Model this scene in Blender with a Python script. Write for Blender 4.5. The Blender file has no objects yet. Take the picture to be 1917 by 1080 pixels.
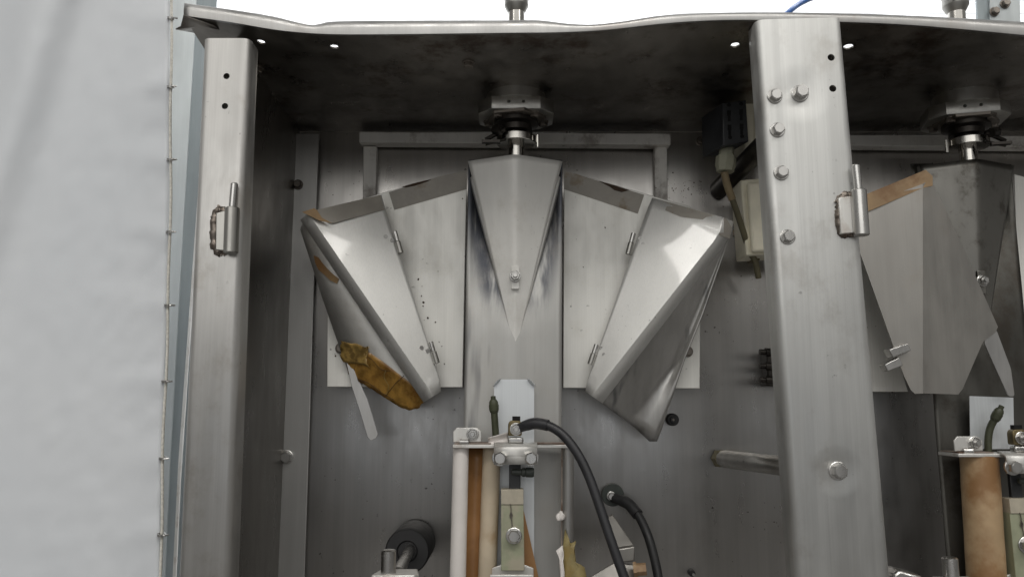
import bpy, bmesh, math, random
from mathutils import Vector, Matrix, noise
R = math.radians
random.seed(7)
scene = bpy.context.scene
COL = scene.collection

# ------------------------------------------------------------------ camera, world, lights, exposure
PITCH, FPX, ZC = R(8.6), 1500.0, 1.5
cam = bpy.data.cameras.new('camera'); cam_o = bpy.data.objects.new('camera', cam); COL.objects.link(cam_o)
cam.sensor_width = 36.0; cam.lens = 36.0 * FPX / 1917.0; cam.clip_start = 0.02; cam.clip_end = 200
cam_o.location = (0, 0, ZC); cam_o.rotation_euler = (math.pi / 2 + PITCH, 0, 0)
scene.camera = cam_o
scene.view_settings.view_transform = 'Standard'; scene.view_settings.look = 'None'
scene.view_settings.exposure = 0.0; scene.view_settings.gamma = 1.0
scene.cycles.use_denoising = True
scene.cycles.max_bounces = 10; scene.cycles.glossy_bounces = 6
scene.cycles.sample_clamp_indirect = 6.0

world = bpy.data.worlds.new('World'); scene.world = world; world.use_nodes = True
bg = world.node_tree.nodes['Background']
bg.inputs[0].default_value = (1.0, 0.985, 0.95, 1); bg.inputs[1].default_value = 0.24

def area(name, loc, aim, sx, sy, power, color):
    l = bpy.data.lights.new(name, 'AREA'); l.shape = 'RECTANGLE'; l.size = sx; l.size_y = sy
    l.energy = power; l.color = color
    o = bpy.data.objects.new(name, l); COL.objects.link(o); o.location = loc
    o.rotation_euler = (Vector(aim) - Vector(loc)).to_track_quat('-Z', 'Y').to_euler()
    return o
# roof lights of the hall behind the photographer, a row of windows at its far end, an added lamp whitening the wall behind the machine
area('roof_light', (-0.5, -8.0, 6.2), (-0.5, -8.0, 0), 16.0, 8.5, 290, (1.0, 0.985, 0.95))
area('roof_light', (0.2, -3.0, 5.8), (0.2, -2.2, 0), 4.0, 1.2, 130, (1.0, 0.975, 0.93))
area('front_fill', (-3.6, -14.0, 5.3), (-3.6, 0, 5.3), 15.0, 3.2, 235, (1.0, 0.985, 0.955))  # added unseen panel: frontal light and a bright band in the steel
area('window_light', (-1.0, -24.0, 0.75), (-1.0, 0, 0.75), 16.0, 1.1, 62, (0.86, 0.92, 1.0))
area('tube_lamp', (-4.08, -2.9, 5.5), (-4.08, -2.9, 0), 0.55, 2.6, 38, (1.0, 0.97, 0.92))
area('tube_lamp', (4.05, -2.9, 5.5), (4.05, -2.9, 0), 0.95, 2.6, 56, (1.0, 0.97, 0.92))
area('wall_fill', (0.0, 2.3, 5.2), (0.0, 4.0, 2.6), 7.0, 1.0, 265, (0.97, 0.985, 1.0))

# ------------------------------------------------------------------ helpers
CP, SP = math.cos(PITCH), math.sin(PITCH)
def P(px, py, Y):
    """point of the place that the photograph shows at (px, py), Y metres in front of the camera"""
    a, b = (px - 958.5) / FPX, (540 - py) / FPX
    dy = CP - b * SP; t = Y / dy
    return Vector((a * t, Y, ZC + t * (SP + b * CP)))
def S(px, Y):                      # a length of px pixels at depth Y
    return px * Y / FPX

def lerp(a, b, t): return a + (b - a) * t
def poly_at(pts, t):
    """pts: list of (param, value...) sorted; linear interpolation"""
    for i in range(len(pts) - 1):
        if t <= pts[i + 1][0] or i == len(pts) - 2:
            u = (t - pts[i][0]) / (pts[i + 1][0] - pts[i][0])
            return [lerp(p, q, u) for p, q in zip(pts[i][1:], pts[i + 1][1:])]
def curve_at(pts, t):              # smooth 1-D interpolation (monotone-ish cosine-free catmull)
    n = len(pts)
    for i in range(n - 1):
        if t <= pts[i + 1][0] or i == n - 2:
            x0, y0 = pts[i]; x1, y1 = pts[i + 1]
            xm, ym = pts[max(i - 1, 0)]; xp, yp = pts[min(i + 2, n - 1)]
            u = max(0, min(1, (t - x0) / (x1 - x0))); h = x1 - x0
            m0 = (y1 - ym) / (x1 - xm); m1 = (yp - y0) / (xp - x0)
            return ((2*u**3 - 3*u*u + 1) * y0 + (u**3 - 2*u*u + u) * h * m0 + (-2*u**3 + 3*u*u) * y1 + (u**3 - u*u) * h * m1)
def catmull(pts, n=8):
    pts = [Vector(p) for p in pts]; out = []
    for i in range(len(pts) - 1):
        p0, p1, p2, p3 = pts[max(i-1, 0)], pts[i], pts[i+1], pts[min(i+2, len(pts)-1)]
        for k in range(n):
            t = k / n
            out.append(0.5 * ((2*p1) + (p2-p0)*t + (2*p0-5*p1+4*p2-p3)*t*t + (3*p1-p0-3*p2+p3)*t**3))
    out.append(pts[-1]); return out

ORIGIN = {}
def root(name, label, cat, loc, group=None, kind=None):
    o = bpy.data.objects.new(name, None); COL.objects.link(o); o.location = loc
    o.empty_display_size = 0.02
    o['label'] = label; o['category'] = cat
    if group: o['group'] = group
    if kind: o['kind'] = kind
    ORIGIN[o] = Vector(loc); return o
def tag(o, label, cat, group=None):
    o['label'] = label; o['category'] = cat
    if group: o['group'] = group
    return o
def obj(name, bm, mat, parent=None, smooth=35, bevel=0.0, solid=None, offset=-1, seg=2):
    """link a bmesh (built in place coordinates) as one object"""
    org = ORIGIN.get(parent, Vector((0, 0, 0)))
    bmesh.ops.translate(bm, verts=bm.verts, vec=-org)
    bmesh.ops.recalc_face_normals(bm, faces=bm.faces) if solid is None else None
    me = bpy.data.meshes.new(name); bm.to_mesh(me); bm.free()
    if smooth:
        for p in me.polygons: p.use_smooth = True
        me.set_sharp_from_angle(angle=R(smooth))
    o = bpy.data.objects.new(name, me); COL.objects.link(o)
    if mat: me.materials.append(mat)
    if parent: o.parent = parent
    ORIGIN[o] = org
    if solid:
        m = o.modifiers.new('thickness', 'SOLIDIFY'); m.thickness = solid; m.offset = offset
    if bevel:
        m = o.modifiers.new('edge', 'BEVEL'); m.width = bevel; m.segments = seg; m.limit_method = 'ANGLE'; m.angle_limit = R(40)
        m.harden_normals = False
    return o
def place(name, me, loc, rot, parent, mat=None):
    """an object sharing mesh data me, at loc in the place"""
    o = bpy.data.objects.new(name, me); COL.objects.link(o)
    org = ORIGIN.get(parent, Vector((0, 0, 0)))
    o.location = Vector(loc) - org; o.rotation_euler = rot
    if parent: o.parent = parent
    ORIGIN[o] = Vector(loc); return o

def b_poly(bm, pts, thick, d=None):
    """extruded polygon; pts are points of the place, thickness goes along d (default: away from the camera)"""
    d = Vector((0, 1, 0)) if d is None else Vector(d).normalized()
    f = [bm.verts.new(p) for p in pts]; g = [bm.verts.new(Vector(p) + d * thick) for p in pts]
    n = len(pts)
    bm.faces.new(f); bm.faces.new(g[::-1])
    for i in range(n): bm.faces.new((f[i], g[i], g[(i+1) % n], f[(i+1) % n]))
def plate(pts, Y, thick):
    bm = bmesh.new(); b_poly(bm, [P(x, y, Y) for x, y in pts], thick); return bm
def round_corners(pts, r, n=4):
    out = []
    m = len(pts)
    for i in range(m):
        p = Vector(pts[i]); a = Vector(pts[i-1]) - p; b = Vector(pts[(i+1) % m]) - p
        rr = min(r, a.length * .45, b.length * .45)
        p0 = p + a.normalized() * rr; p1 = p + b.normalized() * rr
        for k in range(n + 1):
            t = k / n
            q = p0 * (1-t)**2 + p * 2*t*(1-t) + p1 * t*t
            out.append(tuple(q))
    return out
def b_box(bm, c, s, rot=None):
    m = Matrix.Translation(Vector(c)) @ (rot.to_4x4() if rot else Matrix.Identity(4)) @ Matrix.Diagonal((s[0], s[1], s[2], 1))
    bmesh.ops.create_cube(bm, size=1.0, matrix=m)
def frame(d):
    d = Vector(d).normalized()
    u = d.cross(Vector((0, 0, 1))) if abs(d.z) < .95 else d.cross(Vector((0, 1, 0)))
    u.normalize(); return u, d.cross(u).normalized(), d
def b_lathe(bm, o, d, prof, n=20, phase=0.0, cap=True):
    """prof: list of (along, radius) round the axis d through o"""
    u, v, d = frame(d); o = Vector(o); rings = []
    for (h, r) in prof:
        rings.append([bm.verts.new(o + d*h + (u*math.cos(2*math.pi*i/n+phase) + v*math.sin(2*math.pi*i/n+phase)) * max(r, 1e-5)) for i in range(n)])
    for a, b in zip(rings, rings[1:]):
        for i in range(n): bm.faces.new((a[i], a[(i+1) % n], b[(i+1) % n], b[i]))
    if cap:
        bm.faces.new(rings[0][::-1]); bm.faces.new(rings[-1])
def b_tube(bm, pts, rad, n=12, cap=True):
    pts = [Vector(p) for p in pts]; m = len(pts)
    rr = rad if callable(rad) else (lambda t: rad)
    t0 = (pts[1] - pts[0]).normalized(); u, v, _ = frame(t0); rings = []
    for i, p in enumerate(pts):
        t = (pts[min(i+1, m-1)] - pts[max(i-1, 0)]).normalized()
        u = (u - t * u.dot(t)).normalized(); v = t.cross(u)
        r = rr(i / (m - 1))
        rings.append([bm.verts.new(p + (u*math.cos(2*math.pi*k/n) + v*math.sin(2*math.pi*k/n)) * r) for k in range(n)])
    for a, b in zip(rings, rings[1:]):
        for i in range(n): bm.faces.new((a[i], a[(i+1) % n], b[(i+1) % n], b[i]))
    if cap: bm.faces.new(rings[0][::-1]); bm.faces.new(rings[-1])
def b_grid(bm, rows):
    vs = [[bm.verts.new(p) for p in r] for r in rows]
    for a, b in zip(vs, vs[1:]):
        for i in range(len(a) - 1): bm.faces.new((a[i], a[i+1], b[i+1], b[i]))
def new(): return bmesh.new()
def tube_obj(name, pts, rad, mat, parent=None, n=12, smooth=50):
    bm = new(); b_tube(bm, pts, rad, n); return obj(name, bm, mat, parent, smooth)
def cut(o, cutters):
    """drill real holes through o: cutters = list of (centre, axis, radius, length)"""
    bm = new()
    for c, d, r, L in cutters:
        d = Vector(d).normalized(); b_lathe(bm, Vector(c) - d * L / 2, d, [(0, r), (L, r)], 24)
    bmesh.ops.translate(bm, verts=bm.verts, vec=-ORIGIN[o])
    me = bpy.data.meshes.new('tool'); bm.to_mesh(me); bm.free()
    k = bpy.data.objects.new('tool', me); COL.objects.link(k)
    if o.parent: k.parent = o.parent
    md = o.modifiers.new('holes', 'BOOLEAN'); md.operation = 'DIFFERENCE'; md.object = k; md.solver = 'EXACT'
    bpy.context.view_layer.update()
    dg = bpy.context.evaluated_depsgraph_get()
    res = bpy.data.meshes.new_from_object(o.evaluated_get(dg))
    o.modifiers.clear(); old = o.data; o.data = res; bpy.data.meshes.remove(old)
    bpy.data.objects.remove(k); bpy.data.meshes.remove(me)
    for p in res.polygons: p.use_smooth = True
    res.set_sharp_from_angle(angle=R(35))

# ------------------------------------------------------------------ materials
def nodes(name):
    m = bpy.data.materials.new(name); m.use_nodes = True
    nt = m.node_tree; return m, nt, nt.nodes['Principled BSDF'], nt.nodes, nt.links
def c4(c): return (c[0], c[1], c[2], 1)
def add_noise(N, L, vec, scale, detail=3, rough=.55, stretch=(1, 1, 1), loc=(0, 0, 0)):
    mp = N.new('ShaderNodeMapping'); mp.inputs['Scale'].default_value = stretch; mp.inputs['Location'].default_value = loc
    L.new(vec, mp.inputs['Vector'])
    n = N.new('ShaderNodeTexNoise'); n.inputs['Scale'].default_value = scale
    n.inputs['Detail'].default_value = detail; n.inputs['Roughness'].default_value = rough
    L.new(mp.outputs[0], n.inputs['Vector']); return n.outputs['Fac']
def ramp(N, L, fac, lo, hi, a=0.0, b=1.0):
    r = N.new('ShaderNodeMapRange'); r.inputs['From Min'].default_value = lo; r.inputs['From Max'].default_value = hi
    r.inputs['To Min'].default_value = a; r.inputs['To Max'].default_value = b
    r.interpolation_type = 'SMOOTHSTEP' if a < b else 'LINEAR'
    L.new(fac, r.inputs['Value']); return r.outputs[0]
def mixc(N, L, fac, a, b):
    m = N.new('ShaderNodeMix'); m.data_type = 'RGBA'
    if isinstance(fac, float): m.inputs[0].default_value = fac
    else: L.new(fac, m.inputs[0])
    for sock, v in ((m.inputs[6], a), (m.inputs[7], b)):
        if isinstance(v, (tuple, list)): sock.default_value = c4(v)
        else: L.new(v, sock)
    return m.outputs[2]
def math_n(N, L, op, a, b):
    m = N.new('ShaderNodeMath'); m.operation = op
    for i, v in enumerate((a, b)):
        if isinstance(v, (int, float)): m.inputs[i].default_value = v
        else: L.new(v, m.inputs[i])
    return m.outputs[0]

def steel(name, base, rough, metallic=1.0, streak=(900, 900, 6), bump=.12, blotch=.25, dirt=(.20, .17, .13), dirt_amt=.0,
          dirt_scale=9, specks=0.0, speck_c=(.03, .025, .02), var=.10, dents=(), smear=0.0, smear_c=(.08, .085, .1), wear_stretch=(1, 1, .35), wave=.2, aniso=0.0, coat=0.0, mid=.10, smear_lo=.57, nose_streaks=False):
    """brushed / worn sheet metal: grain along z, cloudy smudges, stains and specks"""
    m, nt, B, N, L = nodes(name)
    tc = N.new('ShaderNodeTexCoord'); g = N.new('ShaderNodeNewGeometry'); vec = g.outputs['Position']
    grain = add_noise(N, L, vec, 1.0, 2, .6, streak)
    cloud = add_noise(N, L, vec, 7.0, 4, .6, wear_stretch)
    cloud2 = add_noise(N, L, vec, 30.0, 5, .65, wear_stretch, (3, 1, 7))
    col = mixc(N, L, ramp(N, L, cloud, .35, .68), tuple(x * (1 - blotch) for x in base), base)
    col = mixc(N, L, ramp(N, L, grain, .3, .7, 0.0, .22), col, tuple(x * .72 for x in base))
    ms = add_noise(N, L, vec, 1.0, 4, .6, (75, 75, 2.2), (.3, 0, 5))
    col = mixc(N, L, ramp(N, L, ms, .35, .7, 0, mid * 2), col, tuple(x * .62 for x in base))
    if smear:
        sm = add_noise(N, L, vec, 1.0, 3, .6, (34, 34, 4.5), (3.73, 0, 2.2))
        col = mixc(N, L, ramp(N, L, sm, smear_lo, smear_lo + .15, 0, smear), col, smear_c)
    if nose_streaks:      # dark streaks on the column along both edges of the nose
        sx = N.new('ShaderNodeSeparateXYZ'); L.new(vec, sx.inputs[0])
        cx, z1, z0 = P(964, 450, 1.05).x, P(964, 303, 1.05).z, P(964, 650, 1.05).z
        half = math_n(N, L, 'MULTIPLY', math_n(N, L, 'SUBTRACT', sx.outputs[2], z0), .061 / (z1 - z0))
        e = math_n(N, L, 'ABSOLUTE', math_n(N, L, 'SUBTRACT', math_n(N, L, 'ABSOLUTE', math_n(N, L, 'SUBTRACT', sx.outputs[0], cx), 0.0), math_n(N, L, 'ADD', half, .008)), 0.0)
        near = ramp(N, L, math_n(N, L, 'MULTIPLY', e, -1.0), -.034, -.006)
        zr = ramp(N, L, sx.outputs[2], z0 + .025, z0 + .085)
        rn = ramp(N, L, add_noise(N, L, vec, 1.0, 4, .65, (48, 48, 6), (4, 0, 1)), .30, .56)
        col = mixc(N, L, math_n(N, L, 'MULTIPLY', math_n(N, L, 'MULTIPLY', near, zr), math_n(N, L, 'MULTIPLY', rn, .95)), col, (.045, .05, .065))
    if dirt_amt:
        d = add_noise(N, L, vec, dirt_scale, 6, .7, (1, 1, .8), (5, 2, 1))
        col = mixc(N, L, ramp(N, L, d, .5, .7, 0, dirt_amt), col, dirt)
    if specks:
        s = add_noise(N, L, vec, 150, 2, .5, (1, 1, 1), (2, 9, 4))
        s2 = add_noise(N, L, vec, 14, 2, .5, (1, 1, 1), (8, 1, 4))
        f = math_n(N, L, 'MULTIPLY', ramp(N, L, s, .68, .74), ramp(N, L, s2, .5, .62))
        col = mixc(N, L, math_n(N, L, 'MULTIPLY', f, specks), col, speck_c)
    L.new(col, B.inputs['Base Color']); B.inputs['Metallic'].default_value = metallic
    r = ramp(N, L, cloud2, .3, .75, rough - var * .5, rough + var)
    L.new(r, B.inputs['Roughness'])
    if aniso:
        B.inputs['Anisotropic'].default_value = aniso
        tg = N.new('ShaderNodeTangent'); tg.direction_type = 'RADIAL'; tg.axis = 'Z'; L.new(tg.outputs[0], B.inputs['Tangent'])
    if coat:
        B.inputs['Coat Weight'].default_value = coat; B.inputs['Coat Roughness'].default_value = .05
    h = grain
    # fine scratches + gentle unevenness of thin sheet
    wav = add_noise(N, L, vec, 5.0, 1, .4, (1, 1, .6), (1, 4, 2))
    bp = N.new('ShaderNodeBump'); bp.inputs['Strength'].default_value = bump; bp.inputs['Distance'].default_value = .0006
    L.new(h, bp.inputs['Height'])
    b2 = N.new('ShaderNodeBump'); b2.inputs['Strength'].default_value = wave; b2.inputs['Distance'].default_value = .010
    L.new(wav, b2.inputs['Height']); L.new(b2.outputs[0], bp.inputs['Normal'])
    last = b2
    for (c, rad, hgt) in dents:
        vm = N.new('ShaderNodeVectorMath'); vm.operation = 'DISTANCE'; L.new(vec, vm.inputs[0]); vm.inputs[1].default_value = c
        e = ramp(N, L, vm.outputs['Value'], 0.0, rad)
        bd = N.new('ShaderNodeBump'); bd.inputs['Strength'].default_value = 1.0; bd.inputs['Distance'].default_value = hgt
        L.new(e, bd.inputs['Height']); L.new(bd.outputs[0], last.inputs['Normal']); last = bd
    L.new(bp.outputs[0], B.inputs['Normal'])
    return m
def plain(name, base, rough=.5, metallic=0.0, mottling=.2, scale=40, bump=.1, second=None, second_scale=12, lo=.48, hi=.62,
          spec=.5, sheen=0, trans=0.0, bump_dist=.001):
    m, nt, B, N, L = nodes(name)
    g = N.new('ShaderNodeNewGeometry'); vec = g.outputs['Position']
    n = add_noise(N, L, vec, scale, 4, .6)
    col = mixc(N, L, ramp(N, L, n, .3, .7), tuple(x * (1 - mottling) for x in base), tuple(min(1, x * (1 + mottling * .4)) for x in base))
    if second:
        n2 = add_noise(N, L, vec, second_scale, 5, .65, (1, 1, 1), (4, 7, 2))
        col = mixc(N, L, ramp(N, L, n2, lo, hi), col, second)
    L.new(col, B.inputs['Base Color'])
    L.new(ramp(N, L, n, .2, .8, rough * .85, min(1, rough * 1.15)), B.inputs['Roughness'])
    B.inputs['Metallic'].default_value = metallic; B.inputs['Specular IOR Level'].default_value = spec
    if trans: B.inputs['Transmission Weight'].default_value = trans
    bp = N.new('ShaderNodeBump'); bp.inputs['Strength'].default_value = bump; bp.inputs['Distance'].default_value = bump_dist
    L.new(n, bp.inputs['Height']); L.new(bp.outputs[0], B.inputs['Normal'])
    return m

RP_Y = 0.845
M = {}
M['wall'] = steel('brushed_steel_panel', (.52, .505, .485), .30, bump=.10, aniso=.88, specks=.7, blotch=.12, dirt=(.30, .26, .22), dirt_amt=.2, dirt_scale=5, var=.07, wave=.12, mid=.15)
M['flange'] = steel('grey_steel_flange', (.60, .595, .58), .40, blotch=.1, metallic=.8, wave=.1, aniso=.7)
M['post_l'] = steel('worn_steel_post', (.59, .58, .56), .38, aniso=.75, wave=.15, blotch=.16, dirt=(.34, .31, .27), dirt_amt=.5, dirt_scale=14, metallic=.92, specks=.35, mid=.19)
M['post_r'] = steel('worn_steel_post_dented', (.72, .72, .70), .38, aniso=.75, wave=.15, blotch=.14, dirt=(.40, .38, .35), dirt_amt=.45, dirt_scale=14, metallic=.9, specks=.35, mid=.18,
                    dents=[(P(1497, 176, RP_Y), .036, .0016), (P(1568, 881, RP_Y), .028, .0011)])
M['bright'] = steel('satin_steel_panel', (.90, .89, .845), .48, blotch=.08, specks=.6, bump=.06, metallic=.45, dirt=(.56, .53, .46), dirt_amt=.35, wave=.1)
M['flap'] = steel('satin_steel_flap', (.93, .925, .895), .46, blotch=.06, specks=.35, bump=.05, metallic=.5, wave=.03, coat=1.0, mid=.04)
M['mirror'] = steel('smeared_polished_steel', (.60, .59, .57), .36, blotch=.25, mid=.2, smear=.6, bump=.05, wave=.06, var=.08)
M['return_lightened'] = steel('lightened_smudged_sheet', (.70, .69, .66), .45, metallic=.45, blotch=.2, smear=.3, bump=.05, wave=.04, dirt=(.30, .25, .19), dirt_amt=.3)  # same sheet as the right return; its lighter tone is painted in
M['nose'] = steel('stained_steel_nose', (.86, .85, .815), .44, blotch=.22, dirt=(.42, .39, .34), dirt_amt=.6, dirt_scale=7, bump=.12, metallic=.3, wave=.08, specks=.3)
M['nose_spot'] = steel('spotted_steel_nose', (.31, .30, .275), .38, blotch=.3, dirt=(.09, .08, .067), dirt_amt=.75, dirt_scale=38, bump=.1)
M['dark_column'] = steel('mottled_dark_column', (.17, .165, .15), .45, blotch=.4, dirt=(.07, .06, .05), dirt_amt=.7, dirt_scale=16)
M['column'] = steel('smeared_steel_column', (.52, .515, .495), .38, blotch=.16, smear=.55, smear_lo=.56, bump=.12, metallic=.55, dirt=(.38, .35, .31), dirt_amt=.4, dirt_scale=7, wave=.08, var=.08, nose_streaks=True)
M['dull'] = steel('dull_grey_steel', (.40, .385, .36), .42, blotch=.18, dirt=(.30, .25, .2), dirt_amt=.3, bump=.08, wave=.05)
M['side'] = steel('shaded_side_steel', (.30, .285, .265), .3, blotch=.2, bump=.1)  # dark reflection of the interior put into the base colour
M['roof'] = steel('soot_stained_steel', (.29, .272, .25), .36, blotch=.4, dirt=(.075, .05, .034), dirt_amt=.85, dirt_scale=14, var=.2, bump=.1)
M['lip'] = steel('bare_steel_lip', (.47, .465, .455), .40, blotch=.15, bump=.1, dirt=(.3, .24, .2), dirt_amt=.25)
M['bracket'] = steel('painted_grey_bar', (.82, .80, .76), .5, metallic=.15, blotch=.25, dirt=(.10, .06, .035), dirt_amt=.6, dirt_scale=22, specks=.9)
M['bolt'] = steel('zinc_bolt', (.66, .65, .63), .28, blotch=.25, bump=.05)
M['bolt_dark'] = steel('grimy_bolt', (.30, .27, .24), .38, blotch=.4, bump=.05)
M['chrome'] = steel('polished_tube', (.66, .64, .60), .14, blotch=.2, bump=.04)
M['block'] = steel('machined_block', (.50, .49, .46), .34, blotch=.25, bump=.06)
M['weld'] = steel('burnt_weld', (.27, .235, .205), .45, blotch=.5, dirt=(.10, .06, .04), dirt_amt=.8, dirt_scale=60)
M['galv'] = steel('galvanised_steel', (.60, .64, .65), .5, metallic=.6, blotch=.15, bump=.03)
M['galv_blue'] = steel('galvanised_steel_web', (.38, .43, .45), .5, metallic=.5, blotch=.15, bump=.03)
M['tape_grey'] = plain('old_film_tape', (.36, .335, .295), .42, mottling=.15, scale=30, second=(.25, .20, .14), second_scale=20, lo=.58, hi=.72, spec=.4)
M['tape_amber'] = plain('amber_tape', (.37, .205, .045), .30, mottling=.5, scale=55, second=(.16, .075, .015), second_scale=34, lo=.42, hi=.68, bump=.35, bump_dist=.0015)
M['tape_pale'] = plain('torn_yellow_tape', (.31, .25, .11), .45, mottling=.3, scale=60, second=(.25, .18, .06), second_scale=40, bump=.6, bump_dist=.002)
M['tape_olive'] = plain('crumpled_amber_tape', (.36, .235, .07), .35, mottling=.5, scale=80, second=(.16, .10, .03), second_scale=60, bump=.8, bump_dist=.002)
M['tape_tan'] = plain('tan_tape', (.36, .235, .12), .35, mottling=.2, scale=30, second=(.22, .12, .05), second_scale=14)
M['rust'] = plain('rust_stain', (.06, .035, .02), .8, mottling=.4, scale=90)
M['ptfe_white'] = plain('white_glass_cloth_tape', (.72, .68, .65), .5, mottling=.08, scale=20, second=(.62, .50, .38), second_scale=10, lo=.6, hi=.8)
M['ptfe_brown'] = plain('brown_glass_cloth', (.36, .19, .075), .42, mottling=.12, scale=18, second=(.26, .13, .05), second_scale=10, lo=.45, hi=.7)
M['ptfe_beige'] = plain('scorched_cloth_tape', (.50, .42, .31), .5, mottling=.15, scale=14, second=(.33, .22, .12), second_scale=8, lo=.5, hi=.7)
M['scorched'] = plain('brown_scorched_cloth', (.47, .33, .19), .5, mottling=.2, scale=16, second=(.27, .145, .06), second_scale=11, lo=.44, hi=.66)
M['pale_plate'] = steel('pale_coated_plate', (.72, .75, .77), .36, metallic=.45, blotch=.06, bump=.02)
M['white_metal'] = steel('white_steel_bracket', (.76, .75, .72), .4, metallic=.6, blotch=.12, dirt=(.30, .22, .16), dirt_amt=.4, dirt_scale=30, bump=.05)
M['grimy'] = plain('grimy_plate_top', (.34, .28, .24), .6, metallic=.3, mottling=.3, scale=60, second=(.14, .08, .05), second_scale=30)
M['rubber'] = plain('black_rubber', (.016, .016, .017), .55, mottling=.3, scale=80)
M['cable'] = plain('black_cable', (.022, .022, .025), .42, mottling=.25, scale=50)
M['plastic'] = plain('black_plastic', (.032, .034, .038), .4, mottling=.3, scale=60)
M['hole'] = plain('socket_void', (.003, .003, .003), .9)
M['olive'] = plain('olive_green_rubber', (.055, .060, .034), .5, mottling=.25, scale=60)
M['greygreen'] = plain('grey_green_plug', (.035, .042, .037), .45, mottling=.25, scale=60)
M['cream'] = plain('cream_plastic', (.92, .875, .71), .42, mottling=.07, scale=40)
M['cream_dark'] = plain('aged_cream_gland', (.38, .38, .29), .45, mottling=.15, scale=40)
M['tan_cable'] = plain('tan_cable', (.27, .21, .12), .5, mottling=.2, scale=50)
M['olive_cable'] = plain('olive_cable', (.14, .125, .075), .5, mottling=.2, scale=50)
M['green_block'] = plain('faded_green_block', (.30, .315, .215), .6, mottling=.15, scale=40, second=(.36, .33, .25), second_scale=18)
M['beige_block'] = plain('beige_paper_wrap', (.43, .39, .31), .7, mottling=.15, scale=50)
M['brass'] = plain('tarnished_brass', (.20, .16, .085), .4, metallic=.8, mottling=.4, scale=90)
M['dark_metal'] = plain('dark_oily_metal', (.05, .045, .04), .35, metallic=.8, mottling=.4, scale=60)
M['rope'] = plain('white_rope', (.70, .68, .62), .8, mottling=.2, scale=300, bump=.6, bump_dist=.001)
M['blue'] = plain('blue_hose', (.035, .13, .42), .35, mottling=.1)
M['floor'] = plain('hall_floor_concrete', (.17, .165, .16), .6, mottling=.2, scale=2)
M['cladding'] = plain('white_cladding', (.82, .83, .84), .5, mottling=.03, scale=3, bump=.02)

def curtain_mat():
    m, nt, B, N, L = nodes('grey_tarpaulin')
    g = N.new('ShaderNodeNewGeometry'); vec = g.outputs['Position']
    weave = add_noise(N, L, vec, 900, 1, .5)
    big = add_noise(N, L, vec, 6, 4, .6, (1, 1, .5)); cre = add_noise(N, L, vec, 22, 5, .62, (1, 1, .7), (3, 3, 3))
    col = mixc(N, L, ramp(N, L, big, .3, .7), (.645, .672, .705), (.69, .713, .742))
    L.new(col, B.inputs['Base Color']); B.inputs['Roughness'].default_value = .40; B.inputs['Specular IOR Level'].default_value = .5
    b1 = N.new('ShaderNodeBump'); b1.inputs['Strength'].default_value = .025; b1.inputs['Distance'].default_value = .006; L.new(cre, b1.inputs['Height'])
    b2 = N.new('ShaderNodeBump'); b2.inputs['Strength'].default_value = .06; b2.inputs['Distance'].default_value = .001
    L.new(weave, b2.inputs['Height']); L.new(b1.outputs[0], b2.inputs['Normal']); L.new(b2.outputs[0], B.inputs['Normal'])
    return m
M['curtain'] = curtain_mat()

# ------------------------------------------------------------------ shared small meshes (local z is the outward axis)
def mesh_of(name, bm, mat):
    bmesh.ops.recalc_face_normals(bm, faces=bm.faces)
    me = bpy.data.meshes.new(name); bm.to_mesh(me); bm.free(); me.materials.append(mat)
    for p in me.polygons: p.use_smooth = True
    me.set_sharp_from_angle(angle=R(30)); return me
def bolt_mesh(r, h, mat, washer=True, stud=False):
    bm = new(); z0 = 0
    Z = Vector((0, 0, 1))
    if washer:
        b_lathe(bm, (0, 0, -.001), Z, [(0, r*1.22), (.001 + r*.22, r*1.22), (.001 + r*.28, r*1.12)], 24); z0 = r * .28
    b_lathe(bm, (0, 0, 0), Z, [(z0 - .0002, r), (z0 + h*.82, r), (z0 + h, r*.84)], 6, .3)
    if stud: b_lathe(bm, (0, 0, 0), Z, [(z0 + h*.9, r*.52), (z0 + h*1.6, r*.52), (z0 + h*1.75, r*.42)], 14)
    else: b_lathe(bm, (0, 0, 0), Z, [(z0 + h*.98, r*.80), (z0 + h*1.04, r*.74)], 20)
    return mesh_of('bolt', bm, mat)
BOLT = bolt_mesh(.0068, .006, M['bolt']); BOLT_BIG = bolt_mesh(.0078, .008, M['bolt'])
BOLT_DARK = bolt_mesh(.0062, .005, M['bolt_dark']); NUT = bolt_mesh(.0062, .005, M['bolt'], True, True)
def screw_mesh(r):
    bm = new(); Z = Vector((0, 0, 1))
    # pan head with a real slot: two half discs
    for s in (-1, 1):
        n = 12; pts = []
        for k in range(n + 1):
            a = math.pi * k / n
            pts.append((r*math.cos(a), s * (r*.13 + (r*.87) * math.sin(a)), 0))
        f = [bm.verts.new(Vector(p)) for p in pts]; g = [bm.verts.new(Vector((p[0]*.9, p[1]*.93, r*.45))) for p in pts]
        m = len(f); bm.faces.new(f); bm.faces.new(g)
        for i in range(m): bm.faces.new((f[i], f[(i+1) % m], g[(i+1) % m], g[i]))
    b_lathe(bm, (0, 0, -.0005), Z, [(0, r*1.15), (.0007, r*1.15)], 18)
    return mesh_of('screw', bm, M['bolt'])
SCREW = screw_mesh(.0027)
FRONT = (math.pi / 2, 0, 0)        # local z towards the camera (-y)
def bolt(pos, parent, me=BOLT, rot=FRONT, roll=None, name='bolt'):
    r = random.uniform(0, 1) if roll is None else roll
    e = (Matrix.Rotation(rot[2], 4, 'Z') @ Matrix.Rotation(rot[0], 4, 'X') @ Matrix.Rotation(r, 4, 'Z')).to_euler()
    return place(name, me, pos, e, parent)

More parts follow.
